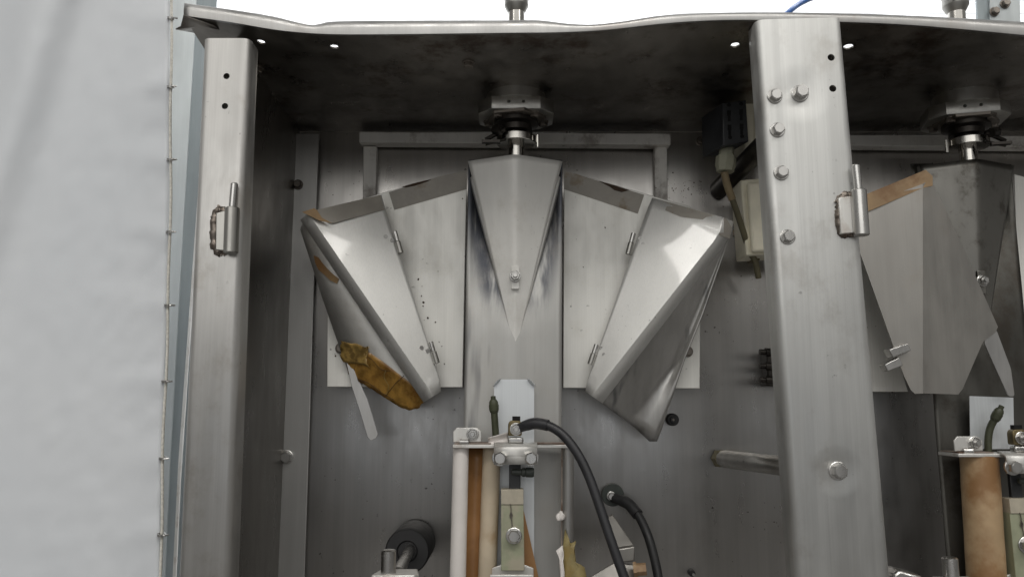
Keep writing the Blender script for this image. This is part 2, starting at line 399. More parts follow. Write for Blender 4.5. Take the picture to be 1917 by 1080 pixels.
# ------------------------------------------------------------------ the setting
bm = new(); b_grid(bm, [[(-30, -26, 0), (30, -26, 0)], [(-30, 12, 0), (30, 12, 0)]])
o = obj('floor', bm, M['floor'], smooth=0); o['kind'] = 'structure'
bm = new(); rows = []
z = 0.0
prof = []
while z < 6.4:
    prof += [(z, 0), (z + .045, 0), (z + .05, .0025), (z + .056, .0025), (z + .061, 0)]; z += .075
b_grid(bm, [[(x, 4.0 + d, zz) for x in (-6, 6)] for zz, d in prof])
o = obj('factory_wall', bm, M['cladding'], smooth=0); o['kind'] = 'structure'

# ------------------------------------------------------------------ machine cabinet
WALL_Y = 1.168
cab = root('machine_cabinet', 'open stainless steel machine cabinet with a bent, dark stained top sheet', 'cabinet', (0, 1.0, 0))
# roof sheet with its buckled front lip
lip_b = [(345, 31), (430, 43), (520, 58), (600, 65), (700, 66), (960, 63), (1050, 62), (1130, 58), (1250, 45), (1330, 40), (1410, 39), (1590, 43), (1700, 48), (1800, 56), (1917, 67), (2050, 78), (2200, 90), (2900, 146)]
lip_t = [(343, 5), (430, 17), (510, 30), (560, 42), (588, 46), (612, 40), (700, 38), (960, 37), (1010, 37), (1060, 43), (1110, 45), (1160, 40), (1250, 27), (1400, 22), (1580, 24), (1700, 28), (1800, 33), (1917, 40), (2050, 48), (2200, 57), (2900, 108)]
ROOF_Y0 = .853
zb = P(960, 247, WALL_Y).z
xs = [343 + i * (2900 - 343) / 200 for i in range(201)]
rows = [[] for _ in range(22)]
for i, x in enumerate(xs):
    pt = P(x, curve_at(lip_t, x), ROOF_Y0); pb = P(x, curve_at(lip_b, max(345, x)), ROOF_Y0)
    xw = pb.x
    rows[0].append(Vector((xw, ROOF_Y0 + .012, pt.z + .0015)))
    rows[1].append(Vector((xw, ROOF_Y0 + .004, pt.z + .001)))
    rows[2].append(Vector((xw, ROOF_Y0 + .0008, pt.z - .0006)))
    rows[3].append(Vector((xw, ROOF_Y0, lerp(pt.z, pb.z, .5))))
    rows[4].append(Vector((xw, ROOF_Y0 + .0008, pb.z + .0012)))
    rows[5].append(Vector((xw, ROOF_Y0 + .0035, pb.z + .0006)))
    for k in range(6, 22):
        t = (k - 5) / 16
        w = (1 - t) ** 2.2
        y = lerp(ROOF_Y0 + .0035, WALL_Y - .001, t)
        rows[k].append(Vector((xw, y, lerp(zb, pb.z + .0006, w))))
ROOF_ROWS = rows
bm = new(); b_grid(bm, rows[0:6])
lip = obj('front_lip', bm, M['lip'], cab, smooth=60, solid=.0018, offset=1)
bm = new(); b_grid(bm, rows[5:])
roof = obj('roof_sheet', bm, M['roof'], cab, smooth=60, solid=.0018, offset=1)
def roof_z(x, y):
    # height of the sheet's underside at a point
    best = min(range(len(xs)), key=lambda i: abs(rows[5][i].x - x))
    t = max(0, min(1, (y - ROOF_Y0 - .0035) / (WALL_Y - .001 - ROOF_Y0 - .0035)))
    return lerp(zb, rows[5][best].z, (1 - t) ** 2.2)
def on_roof(px, py):
    Y = .86
    for _ in range(60):
        p = P(px, py, Y); dz = roof_z(p.x, Y) - p.z
        Y += dz * 1.2
    return P(px, py, Y)
cut(roof, [(on_roof(px, py), (0, .0, 1), r, .08) for px, py, r in ((489, 79, .0048), (626, 88, .0048), (1376, 85, .0050), (1588, 88, .0056))])
# torn corner of the roof at the left end
bm = new()
a0 = rows[5][0]; tri = [P(343, 30, .853), P(338, 50, .872), P(329, 56, .874), P(362, 62, .90), P(383, 70, .93), P(432, 70, .90), P(400, 50, .86)]
c0 = P(372, 42, .856)
vs = [bm.verts.new(p) for p in tri]; cc = bm.verts.new(P(372, 50, .872))
for i in range(len(vs)): bm.faces.new((vs[i], vs[(i+1) % len(vs)], cc))
obj('bent_corner', bm, M['roof'], cab, smooth=60, solid=.0016)
# back, side and corner flange
xl = -.322
bm = new(); b_poly(bm, [(xl - .01, WALL_Y, .55), (1.25, WALL_Y, .55), (1.25, WALL_Y, zb + .003), (xl - .01, WALL_Y, zb + .003)], .002)
obj('back_panel', bm, M['wall'], cab)
bm = new(); b_poly(bm, [(xl, .888, .55), (xl, WALL_Y - .001, .55), (xl, WALL_Y - .001, zb + .001), (xl, .888, zb + .02)], .002, (-1, 0, 0))
obj('side_panel', bm, M['side'], cab)
fl_t = (P(545, 250, 1.150), P(598, 250, 1.150)); fl_b = (P(512, 1080, 1.150), P(570, 1080, 1.150))
dv0 = (fl_b[0] - fl_t[0]); dv1 = (fl_b[1] - fl_t[1])
bm = new(); b_poly(bm, [fl_t[0], fl_t[1], fl_t[1] + dv1 * 2.0, fl_t[0] + dv0 * 2.0], .0025)
fl = obj('corner_flange', bm, M['flange'], cab, bevel=.0012)
bolt(P(558, 346, 1.1495), fl, BOLT_DARK); bolt(P(537, 855, 1.1495), fl, BOLT_BIG)
for px, py in ((482, 127), (877, 117)):
    p = on_roof(px, py); bolt(p, cab, BOLT_DARK, (math.pi, 0, 0))
p = P(583, 214, 1.12)
bm = new(); b_box(bm, p, (.014, .02, .006)); b_lathe(bm, p + Vector((0, 0, 0)), (0, 0, 1), [(0, .0035), (.012, .0035)], 12)
b_box(bm, p + Vector((.022, .01, -.001)), (.016, .01, .004)); obj('cable_tie_base', bm, M['dark_metal'], cab, bevel=.001)
for px, py in ((617, 238), (1312, 265)):
    bolt(P(px, py, WALL_Y), cab, BOLT_DARK)

# ------------------------------------------------------------------ front posts (folded channels)
def channel(name, tl, tr, bl, br, Y, depth, mat, parent, rad=.008, ztop_tilt=0.0):
    """a vertical folded C channel; corners in pixels on the front face, extended down to the floor"""
    T0, T1, B0, B1 = P(*tl, Y), P(*tr, Y), P(*bl, Y), P(*br, Y)
    prof = []
    th = .0025
    n = 6
    def outline(W, off):
        pts = [(off, depth)]
        r = rad - off
        for k in range(n + 1):
            a = math.pi - (math.pi / 2) * k / n
            pts.append((rad + r * math.cos(a), rad - r * math.sin(a)))
        for k in range(n + 1):
            a = math.pi / 2 - (math.pi / 2) * k / n
            pts.append((W - rad + r * math.cos(a), rad - r * math.sin(a)))
        pts.append((W - off, depth)); return pts
    W = ((T1 - T0).length + (B1 - B0).length) / 2
    loop = outline(W, 0) + outline(W, th)[::-1]
    bm = new(); rings = []
    dx = (B0.x + B1.x - T0.x - T1.x) / 2; dz = (T0.z + T1.z - B0.z - B1.z) / 2; xm = (T0.x + T1.x) / 2
    for j in range(13):
        z = lerp((T0.z + T1.z) / 2, .02, j / 12)
        u = ((T0.z + T1.z) / 2 - z) / dz
        tilt = ztop_tilt if j == 0 else 0
        rings.append([bm.verts.new((xm + dx * u - W/2 + q[0], Y + q[1], z + tilt * (q[0] / W - .5))) for q in loop])
    m = len(loop)
    for a, b in zip(rings, rings[1:]):
        for i in range(m): bm.faces.new((a[i], a[(i+1) % m], b[(i+1) % m], b[i]))
    h = m // 2
    for ring in (rings[0], rings[-1]):
        for i in range(h - 1): bm.faces.new((ring[i], ring[i+1], ring[m - 2 - i], ring[m - 1 - i]))
    return obj(name, bm, mat, parent, smooth=40)
LP_Y = .860
lpost = root('front_post', 'narrow left steel post with two drilled holes and a hinge, beside the grey curtain', 'post', (-.32, LP_Y, 0), 'front posts of the cabinet')
lp = channel('channel', (381, 72), (466, 72), (330, 1080), (430, 1080), LP_Y, .03, M['post_l'], lpost)
cut(lp, [(P(424, 143, LP_Y), (0, 1, 0), .0036, .02), (P(421, 199, LP_Y), (0, 1, 0), .0036, .02)])
bm = new(); b_poly(bm, [(-.347, LP_Y + .028, .3), (-.292, LP_Y + .028, .3), (-.298, LP_Y + .028, P(424, 76, LP_Y).z), (-.345, LP_Y + .028, P(424, 76, LP_Y).z)], .001)
obj('hole_backing', bm, M['dull'], lpost)  # added backing that keeps the drilled holes dark
rpost = root('front_post', 'wide right steel post carrying bolt heads, dented around two of them', 'post', (.34, RP_Y, 0), 'front posts of the cabinet')
rp = channel('channel', (1418, 37), (1574, 33), (1488, 1080), (1673, 1080), RP_Y, .03, M['post_r'], rpost, rad=.009, ztop_tilt=.003)
cut(rp, [(P(1556, 108, RP_Y), (0, 1, 0), .0040, .02), (P(1559, 166, RP_Y), (0, 1, 0), .0040, .02)])
for px, py in ((1450, 181), (1455, 244), (1462, 324), (1474, 444)): bolt(P(px, py, RP_Y - .0002), rpost, BOLT)
for px, py in ((1497, 176), (1568, 881)): bolt(P(px, py, RP_Y - .0002), rpost, BOLT_BIG)

def weld_ring(bm, pts, r, seed):
    rnd = random.Random(seed)
    c = catmull(pts + [pts[0]], 5)
    c = [p + Vector((rnd.uniform(-1, 1), rnd.uniform(-.3, .1), rnd.uniform(-1, 1))) * r * .18 for p in c]
    rad = [r * rnd.uniform(.85, 1.12) for _ in c]
    b_tube(bm, c, lambda t: rad[min(len(rad) - 1, int(t * (len(rad) - 1)))], 8)
def hinge(parent, Y, knuckle, pin, blockpts, kr, pr, seed):
    """welded half hinge: knuckle barrel, pin and the block welded to the post"""
    bm = new(); k0, k1 = P(*knuckle[0], Y - kr), P(*knuckle[1], Y - kr)
    d = k1 - k0; L = d.length
    b_lathe(bm, k0, d, [(0, kr * .9), (.0008, kr), (L - .0008, kr), (L, kr * .9)], 24)
    kn = obj('hinge_knuckle', bm, M['block'] if seed == 1 else M['bolt'], parent)
    bm = new(); q0 = P(*pin[0], Y - kr); d2 = k0 - q0; L2 = d2.length + .002
    b_lathe(bm, q0, d2, [(0, pr * .8), (.001, pr), (L2, pr)], 20); obj('hinge_pin', bm, M['bolt'], kn)
    bm = new(); b_poly(bm, [P(x, y, Y - kr * .75) for x, y in blockpts], kr * .8)
    obj('hinge_block', bm, M['white_metal'] if seed == 2 else M['block'], kn, bevel=.001)
    bm = new(); cx = sum(p[0] for p in blockpts) / 4; cy = sum(p[1] for p in blockpts) / 4
    ring = []
    for k in range(12):
        a = 2 * math.pi * k / 12; hx = max(p[0] for p in blockpts) - cx + 3; hy = max(p[1] for p in blockpts) - cy + 5
        ca, sa = math.cos(a), math.sin(a); s = 1 / max(abs(ca), abs(sa))
        s = lerp(s, 1, .3)
        ring.append(P(cx + (hx - 4) * ca * s - 1, cy + (hy - 5) * sa * s, Y - .0006))
    weld_ring(bm, ring, .0047, seed)
    for v in bm.verts: v.co += Vector((noise.noise(v.co * 420), .35 * noise.noise(v.co * 420 + Vector((9, 0, 0))), noise.noise(v.co * 420 + Vector((0, 5, 0))))) * .0016
    wd = obj('weld_bead', bm, M['weld'], kn, smooth=60)
    bm = new(); rnd = random.Random(seed + 5); c = catmull(ring + [ring[0]], 3)[:-1]; m0 = sum(c, Vector()) / len(c)
    b_poly(bm, [m0 + (p - m0) * rnd.uniform(1.10, 1.30) + Vector((0, -.0014, 0)) for p in c], .0016)
    obj('weld_pad', bm, M['weld'], kn, smooth=60)
hinge(lpost, LP_Y, ((435, 389), (432, 474)), ((439, 343),), [(404, 398), (428, 392), (424, 470), (403, 468)], .0079, .0040, 1)
hinge(rpost, RP_Y, ((1607, 356), (1613, 441)), ((1602, 309),), [(1570, 370), (1598, 366), (1600, 436), (1574, 438)], .0082, .0043, 2)

# ------------------------------------------------------------------ hanging bars behind the formers
PITCH_X = .606
def support(dx, label, z=0.0):
    o = Vector((dx, 0, z))
    r = root('support_bracket', label, 'bracket', P(965, 258, 1.10) + o, 'hanging bars behind the formers')
    bm = new(); b_poly(bm, [p + o for p in (P(672, 247, 1.140), P(1256, 250, 1.140), P(1256, 271, 1.140), P(672, 267, 1.140))], .022)
    obj('crossbar', bm, M['bracket'], r, bevel=.0012)
    for (a, b) in ((680, 705), (1225, 1249)):
        bm = new(); b_poly(bm, [p + o for p in (P(a, 274, 1.152), P(b, 274, 1.152), P(b - (2 if a < 900 else -1), 400, 1.152), P(a - (1 if a < 900 else -2), 400, 1.152))], .014)
        obj('hanger', bm, M['bracket'], r, bevel=.001)
    return r
support(0, 'grey bar with rusty lower edge and two hangers above the whole middle former')
support(PITCH_X, 'grey bar running behind the right post to the tube at the right edge', -.004)

# ------------------------------------------------------------------ tube mountings under the roof
def tube_mount(o, label, turn=0.0, mirror=1):
    o = Vector(o)
    c = Vector((P(966, 200, 1.035).x, 1.035, 0)) + Vector((o.x, 0, 0))
    zr = zb + .001 + o.z; zt = P(966, 180, 1.0).z + o.z; zbk = P(966, 204, 1.0).z + o.z
    r = root('tube_mount', label, 'tube mount', (c.x, c.y, zr), 'tube mounts under the roof sheet')
    RZ = Matrix.Rotation(turn, 3, 'Z')
    def T(x, y, z): v = RZ @ Vector((x, y, 0)); return Vector((c.x + v.x, c.y + v.y, z))
    bm = new()
    f = [(-.032, -.036), (.032, -.036), (.050, -.018), (.050, .025), (.032, .043), (-.032, .043), (-.050, .025), (-.050, -.018)]
    b_poly(bm, [T(x, y, zbk) for x, y in f], zt - zbk, (0, 0, 1))
    blk = obj('mounting_block', bm, M['block'], r, bevel=.0008)
    cut(blk, [(T(sx, -.036, (zt + zbk) / 2 + .001), RZ @ Vector((0, 1, 0)), .0022, .02) for sx in (-.0095, .0095)])
    bm = new(); b_lathe(bm, (c.x, c.y - .002, zt - .0005), (0, 0, 1), [(0, .040), (zr - zt + .012, .040)], 40); obj('flange_ring', bm, M['block'], r)
    bm = new(); b_lathe(bm, (c.x, c.y, zbk + .0006), (0, 0, -1), [(0, .041), (.004, .041), (.005, .039)], 6, .26); obj('hex_flange', bm, M['bolt_dark'], r)
    bm = new(); b_lathe(bm, (c.x, c.y, zbk - .004), (0, 0, -1), [(0, .030), (.006, .030), (.0085, .022), (.016, .022), (.016, .015), (.02, .015)], 32)
    obj('gland_nut', bm, M['dark_metal'], r)
    z0 = P(966, 292, 1.03).z + o.z - .012
    bm = new(); b_lathe(bm, (c.x, c.y, z0), (0, 0, 1), [(0, .0112), (zbk - z0, .0112)], 28); obj('tube', bm, M['chrome'], r)
    # clamp collar with screw housing
    zc = P(966, 252, 1.01).z + o.z
    bm = new(); b_lathe(bm, (c.x, c.y, zc - .005), (0, 0, 1), [(0, .026), (.0006, .0268), (.0094, .0268), (.010, .026)], 36)
    col = obj('clamp_collar', bm, M['chrome'], r)
    bm = new(); s = mirror
    for k in range(2):
        a, b = T(-.014 * s, -.028 + k * .004, zc + .006 - k * .012), T(-.040 * s, -.016, zc - .004 - k * .006)
        b_tube(bm, [a, b], .0030 - k * .0006, 8)
    b_lathe(bm, T(-.020 * s, -.030, zc + .004), RZ @ Vector((-.8 * s, .5, .25)), [(0, .0066), (.011, .0066), (.012, .005)], 8)
    b_box(bm, T(-.033 * s, -.022, zc - .009), (.024, .008, .0035), RZ)
    obj('clamp_screw', bm, M['dark_metal'], col, smooth=30)
    bm = new(); b_tube(bm, [T(.0285 * s, -.012, zc + .004), T(.0285 * s, -.012, zc - .013)], .0022, 10); obj('clamp_pin', bm, M['chrome'], col)
    for sx, sy in ((-.037, .012), (.037, .012), (-.024, -.022), (.024, -.022)):
        bolt(T(sx, sy, zbk), r, BOLT_DARK, (math.pi, 0, 0))
    return r
tube_mount((0, 0, 0), 'shiny clamped tube mount under the roof above the middle former')
tube_mount((PITCH_X, 0, -.005), 'shiny clamped tube mount under the roof at the right edge', R(-14), -1)

def feed_pipe(dx, dz, label):
    x = P(967, 20, 1.03).x + dx; zt = P(967, 37, 1.03).z + dz
    r = root('feed_pipe', label, 'pipe', (x, 1.03, zb + .003), 'pipes above the roof')
    z1, z2, z3 = P(967, 36, 1.03).z + dz, P(967, 23, 1.03).z + dz, P(967, 13, 1.03).z + dz
    bm = new(); b_lathe(bm, (x, 1.03, zb + .003), (0, 0, 1), [(0, .0112), (z2 - zb, .0112)], 28); obj('neck', bm, M['chrome'], r)
    bm = new(); b_lathe(bm, (x, 1.03, 0), (0, 0, 1), [(z2 - .002, .0112), (z3, .0165), (z3 + .001, .0166), (z3 + .018, .0166), (z3 + .018, .0150), (z3 + .06, .0150)], 32)
    obj('reducer', bm, M['block'], r)
    return r
feed_pipe(0, 0, 'short pipe end with a tapered reducer above the middle of the roof')
fp2 = feed_pipe(PITCH_X - .003, 0, 'short pipe end with a tapered reducer and dark top at the upper right edge')
bm = new(); x = P(967, 20, 1.03).x + PITCH_X - .003
b_tube(bm, catmull([(x - .017, 1.012, P(967, 6, 1.03).z), (x, 1.006, P(967, 1, 1.03).z), (x + .018, 1.02, P(967, 8, 1.03).z + .014)], 5), .0028, 8)
obj('dark_band', bm, M['rubber'], fp2)

# ------------------------------------------------------------------ film formers
def loft(name, cols, mat, parent, rowsn=14, solid=.0016, smooth=50, offset=-1, off=Vector((0, 0, 0))):
    """cols: list of column curves, each a list of (s, px, py, Y); skin them"""
    bm = new(); rws = []
    for j in range(rowsn + 1):
        s = j / rowsn; rws.append([P(*poly_at(c, s)) + off for c in cols])
    b_grid(bm, rws)
    return obj(name, bm, mat, parent, smooth=smooth, solid=solid, offset=offset)
def sheet(name, pts, thick, mat, parent, bevel=.0, n=None):
    """flat polygon of 3-D points, thickness backwards"""
    bm = new(); b_poly(bm, pts, thick); return obj(name, bm, mat, parent, bevel=bevel)
def nose_col(parent, off, mats, plate_rect=True):
    # column behind the nose: valleys beside the nose, a centre fold lower down
    bm = new(); rws = []
    for j in range(45):
        y = lerp(300, 1500, (j / 44) ** 1.35)
        l, r_ = lerp(877, 868, (y - 300) / 500) if y < 800 else 868, lerp(1053, 1051, (y - 300) / 500) if y < 800 else 1051
        c = 963
        u = max(0, min(1, (y - 300) / 300))
        row = []
        for k in range(25):
            q = k / 24 * 2 - 1
            x = lerp(c, l, -q) if q < 0 else lerp(c, r_, q)
            a = abs(q)
            ny = lerp(.95, .02, u)
            if a > ny: d = .026 * (1 - u) * max(0, 1 - ((a - ny) / max(.05, 1 - ny))) ** .8 + .0
            else: d = .026 * (1 - u)
            ridge = -.006 * max(0, 1 - a / .9) * u
            row.append(P(x, y, 1.045 + d + ridge) + off)
        rws.append(row)
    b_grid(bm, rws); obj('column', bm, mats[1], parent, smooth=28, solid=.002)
    # the nose: a sheet folded about a rounded centre ridge, narrowing to a point
    bm = new(); rws = []
    for j in range(31):
        u = j / 30; y0 = lerp(303, 650, u)
        hw = lerp(88, 2.5, u); row = []
        for k in range(25):
            q = k / 24 * 2 - 1; a = abs(q)
            bow = math.sqrt(a * a + .005) - math.sqrt(.005); bow /= math.sqrt(1.005) - math.sqrt(.005)
            Y = lerp(poly_at([(0, 1.016), (.757, 1.0350), (1, 1.0388)], u)[0], poly_at([(0, 1.0395), (.80, 1.0388), (1, 1.0392)], u)[0], bow)
            p = P(964.5 + q * hw, y0, Y); xx = p.x
            zt = P(964.5, 289, 1.016).z; zb_ = P(964.5, 650, 1.037).z
            p.z = lerp(zt - .0006 - .0016 * a, zb_, u); p.x = xx
            row.append(p + off)
        rws.append(row)
    b_grid(bm, rws); nz = obj('nose', bm, mats[0], parent, smooth=40, solid=.0012)
    # side lips of the nose (return flanges)
    for s in (-1, 1):
        bm = new(); rws = []
        for j in range(21):
            u = j / 20; y0 = lerp(330, 600, u); hw = lerp(81.4, 13.5, u)
            e = P(964.5 + s * hw, y0, lerp(1.0405, 1.039, u)); rws.append([e + off, e + off + Vector((s * .0045 * (1 - u * .8), .012 * (1 - u * .85), -.001))])
        b_grid(bm, rws); obj('nose_lip', bm, mats[0], nz, smooth=60, solid=.001)
    bm = new(); b_poly(bm, [p + off for p in (P(957, 498, 1.0262), P(972, 498, 1.0262), P(972, 541, 1.0282), P(957, 541, 1.0282))], .006)
    obj('nut_plate', bm, mats[0], nz, bevel=.0006)
    bolt(P(964.5, 517, 1.0265) + off, nz, NUT, name='nut')
    return nz

F1 = root('film_former', 'complete film forming shoulder with two open hinged wings either side of a pointed nose', 'film former', P(965, 500, 1.045), 'film formers')
Z0 = Vector((0, 0, 0))
# fixed wing panels
sheet('wing_panel', [P(x, y, 1.112) for x, y in ((874, 319), (716, 361), (640, 384), (613, 410), (612, 724), (866, 725))], .0022, M['bright'], F1, bevel=.0008)
sheet('wing_panel', [P(x, y, 1.112) for x, y in ((1056, 319), (1226, 368), (1290, 386), (1313, 410), (1310, 727), (1054, 726))], .0022, M['bright'], F1, bevel=.0008)
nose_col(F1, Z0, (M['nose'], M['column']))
# tape along the top of the panels, with rusty edges
def tape(parent, pts, Y, mat, name='tape_strip', th=.0006): return sheet(name, [P(x, y, Y) for x, y in pts], th, mat, parent)
tape(F1, [(728, 360), (770, 347), (820, 331), (874, 319), (874, 354), (738, 393)], 1.1112, M['tape_grey'])
tape(F1, [(1056, 319), (1120, 339), (1206, 365), (1194, 400), (1056, 354)], 1.1112, M['tape_grey'])
def blotch(parent, pts, Y, mat, name='rust_patch'): return sheet(name, [P(x, y, Y) for x, y in pts], .0004, mat, parent)
blotch(F1, [(752, 350), (772, 344), (796, 338), (808, 336), (800, 340), (776, 348), (760, 351)], 1.1106, M['rust'])
blotch(F1, [(1121, 339), (1150, 347), (1178, 356), (1164, 360), (1150, 356), (1142, 350)], 1.1106, M['rust'])
# left flap: face, rounded fold, return
def on_plane(a, b, c):
    n = (b - a).cross(c - a); o = Vector((0, 0, ZC))
    def Y(px, py, lift=0.0):
        d = P(px, py, 1.0) - o; t = n.dot(a - o) / n.dot(d)
        return (o + d * t).y - lift
    return Y
def face_cols(I, F):
    """face of a wing with extra columns close to its fold so that it stays flat"""
    def mid(t):
        ss = sorted(set([p[0] for p in I] + [p[0] for p in F])); out = []
        for q in ss:
            a, b = poly_at(I, q), poly_at(F, q); out.append((q,) + tuple(lerp(u, v, t) for u, v in zip(a, b)))
        return out
    return [I, mid(.06), mid(.5), mid(.94), F]
def flap_left():
    I = [(0, 714, 365, 1.084), (.08, 722, 393, 1.084), (.97, 827, 722, 1.084), (1, 826, 733, 1.084)]
    F = [(0, 577, 399, 1.028), (1, 812, 741, 1.068)]
    G = [(0, 574, 400.5, 1.0285), (1, 809, 742.5, 1.0686)]
    Bc = [(0, 562, 412, 1.036), (1, 793, 753, 1.077)]
    f = loft('wing_flap', face_cols(I, F) + [Bc], M['flap'], F1, 16, smooth=14)
    YL = on_plane(P(562, 412, 1.044), P(799, 749, 1.0785), P(655, 706, 1.107))
    def pl(pts): return [(q, x, y, YL(x, y)) for q, x, y in pts]
    R0 = pl([(0, 568, 411), (1, 799, 749)]); R2 = pl([(0, 562, 430), (.5, 604, 560), (1, 655, 706)])
    loft('flap_return', [R0, R2], M['return_lightened'], f, 12, smooth=20)
    # bright curled edge strip hanging below
    bm = new()
    b_poly(bm, [P(x, y, min(1.108, YL(x, y) + .001) - (.008 if y > 720 else 0)) for x, y in ((646, 668), (662, 680), (672, 712), (688, 748), (701, 790), (708, 812), (704, 820), (694, 825), (688, 818), (672, 765), (658, 722))], .0014)
    obj('curled_strip', bm, M['lip'], f, bevel=.0004)
    # tape on the top edge with its curled corner
    sheet('tape_strip', [P(x, y, Y) for x, y, Y in ((592, 393, 1.0305), (712, 365, 1.0825), (720, 393, 1.0825), (623, 418, 1.0385), (603, 408, 1.033))], .0005, M['tape_grey'], f)
    sheet('tape_curl', [P(x, y, Y) for x, y, Y in ((565, 397, 1.023), (588, 390, 1.022), (593, 393, 1.0275), (603, 408, 1.0305), (622, 418, 1.035), (598, 413, 1.0275))], .0006, M['tape_tan'], f)
    # amber tape over the return, crumpled
    def Yret(x, y): return YL(x, y)
    bm = new(); rws = []
    top = [(0, 643, 645), (.2, 664, 648), (.3, 682, 654), (.5, 716, 676), (.75, 752, 704), (.9, 778, 724), (1, 795, 748)]
    bot = [(0, 652, 700), (.08, 658, 706), (.4, 700, 731), (.7, 748, 762), (.85, 773, 769), (1, 796, 751)]
    n = 60
    for j in range(n + 1):
        q = j / n; a = poly_at(top, q); b = poly_at(bot, q); row = []
        for k in range(9):
            t = k / 8
            x, y = lerp(a[0], b[0], t), lerp(a[1], b[1], t)
            jag = (3.2 if k in (0, 8) else 0) * noise.noise(Vector((q * 17, k, 1))) + (1.8 if k in (0, 8) else 0) * noise.noise(Vector((q * 60, k, 4)))
            cr = .0010 * noise.noise(Vector((x * .06, y * .06, 0))) + .0007 * noise.noise(Vector((x * .25, y * .25, 3)))
            row.append(P(x + jag, y + jag, Yret(x, y) - .0016 + cr))
        rws.append(row)
    b_grid(bm, rws); obj('amber_tape', bm, M['tape_amber'], f, smooth=60, solid=.0003)
    for cr_pts in (((672, 650), (669, 668), (664, 690), (661, 704)), ((757, 702), (742, 716), (728, 733), (722, 742)), ((660, 708), (690, 717), (716, 736), (738, 748)), ((664, 664), (690, 668), (712, 690), (730, 694))):
        bm = new(); b_tube(bm, [p + Vector((0, 0, .0006 * noise.noise(p * 300))) for p in catmull([P(x, y, YL(x, y) - .0022) for x, y in cr_pts], 8)], .00032, 5); obj('tape_crease', bm, M['rust'], f)
    bm = new()
    rws = []
    for j in range(9):
        row = []
        for k in range(7):
            x, y = lerp(638, 690, k / 6), lerp(638, 676, j / 8) + k * 1.6
            e = 9 if j in (0, 8) or k in (0, 6) else 0
            x += e * noise.noise(Vector((j * 1.7, k * 1.3, 5))); y += e * noise.noise(Vector((j * 1.1, k * 1.9, 2)))
            row.append(P(x, y, YL(x, y) - .0026 + .0013 * noise.noise(Vector((x * .16, y * .16, 7)))))
        rws.append(row)
    b_grid(bm, rws); obj('torn_tape', bm, M['tape_olive'], f, smooth=30, solid=.0003)
    for pts, mt, lift in (([(587, 478), (596, 482), (604, 493), (613, 503), (624, 514), (635, 522), (631, 531), (618, 525), (607, 514), (596, 505), (590, 492)], M['tape_tan'], .0012),):
        bm = new(); b_poly(bm, [P(x, y, YL(x, y) - lift) for x, y in pts], .0004); obj('tape_scrap', bm, mt, f)
    bm = new(); b_tube(bm, catmull([P(x, y, Yret(x, y) - .0055) for x, y in ((722, 694), (719, 706), (728, 724), (722, 738))], 4), .00035, 6); obj('thread', bm, M['tape_pale'], f)
    return f
def hinge_small(f, a, b, Y, screws, Ys):
    A, B_ = P(*a, Y), P(*b, Y); d = B_ - A; L = d.length
    bm = new(); b_lathe(bm, A, d, [(0, .0034), (L * .44, .0034)], 16); hb = obj('flap_hinge', bm, M['bolt'], f)
    bm = new(); b_lathe(bm, A, d, [(L * .47, .0042), (L, .0042)], 16); obj('flap_hinge', bm, M['block'], f)
    for q, Yq in zip(screws, Ys): place('screw', SCREW, P(*q, Yq), (math.pi / 2, random.uniform(-1, 1), R(25 if q[0] < 965 else -25)), f)
def face_Y(I, F, x, y):
    """depth of a wing face under a pixel"""
    best = None
    for i in range(200):
        q = i / 199; a, b = poly_at(I, q), poly_at(F, q)
        t = (x - a[0]) / (b[0] - a[0]); yy = lerp(a[1], b[1], t)
        if best is None or abs(yy - y) < best[0]: best = (abs(yy - y), lerp(a[2], b[2], t))
    return best[1]
FI = [(0, 722, 393, 1.084), (1, 827, 722, 1.084)]; FF = [(0, 577, 410, 1.028), (1, 812, 741, 1.068)]
fl1 = flap_left()
for a, b, sc in (((739, 434), (750, 474), [(722, 443), (734, 450)]), ((806, 640), (818, 680), [(789, 651), (800, 657)])):
    hinge_small(fl1, a, b, 1.082, sc, [face_Y(FI, FF, *q) - .0006 for q in sc])
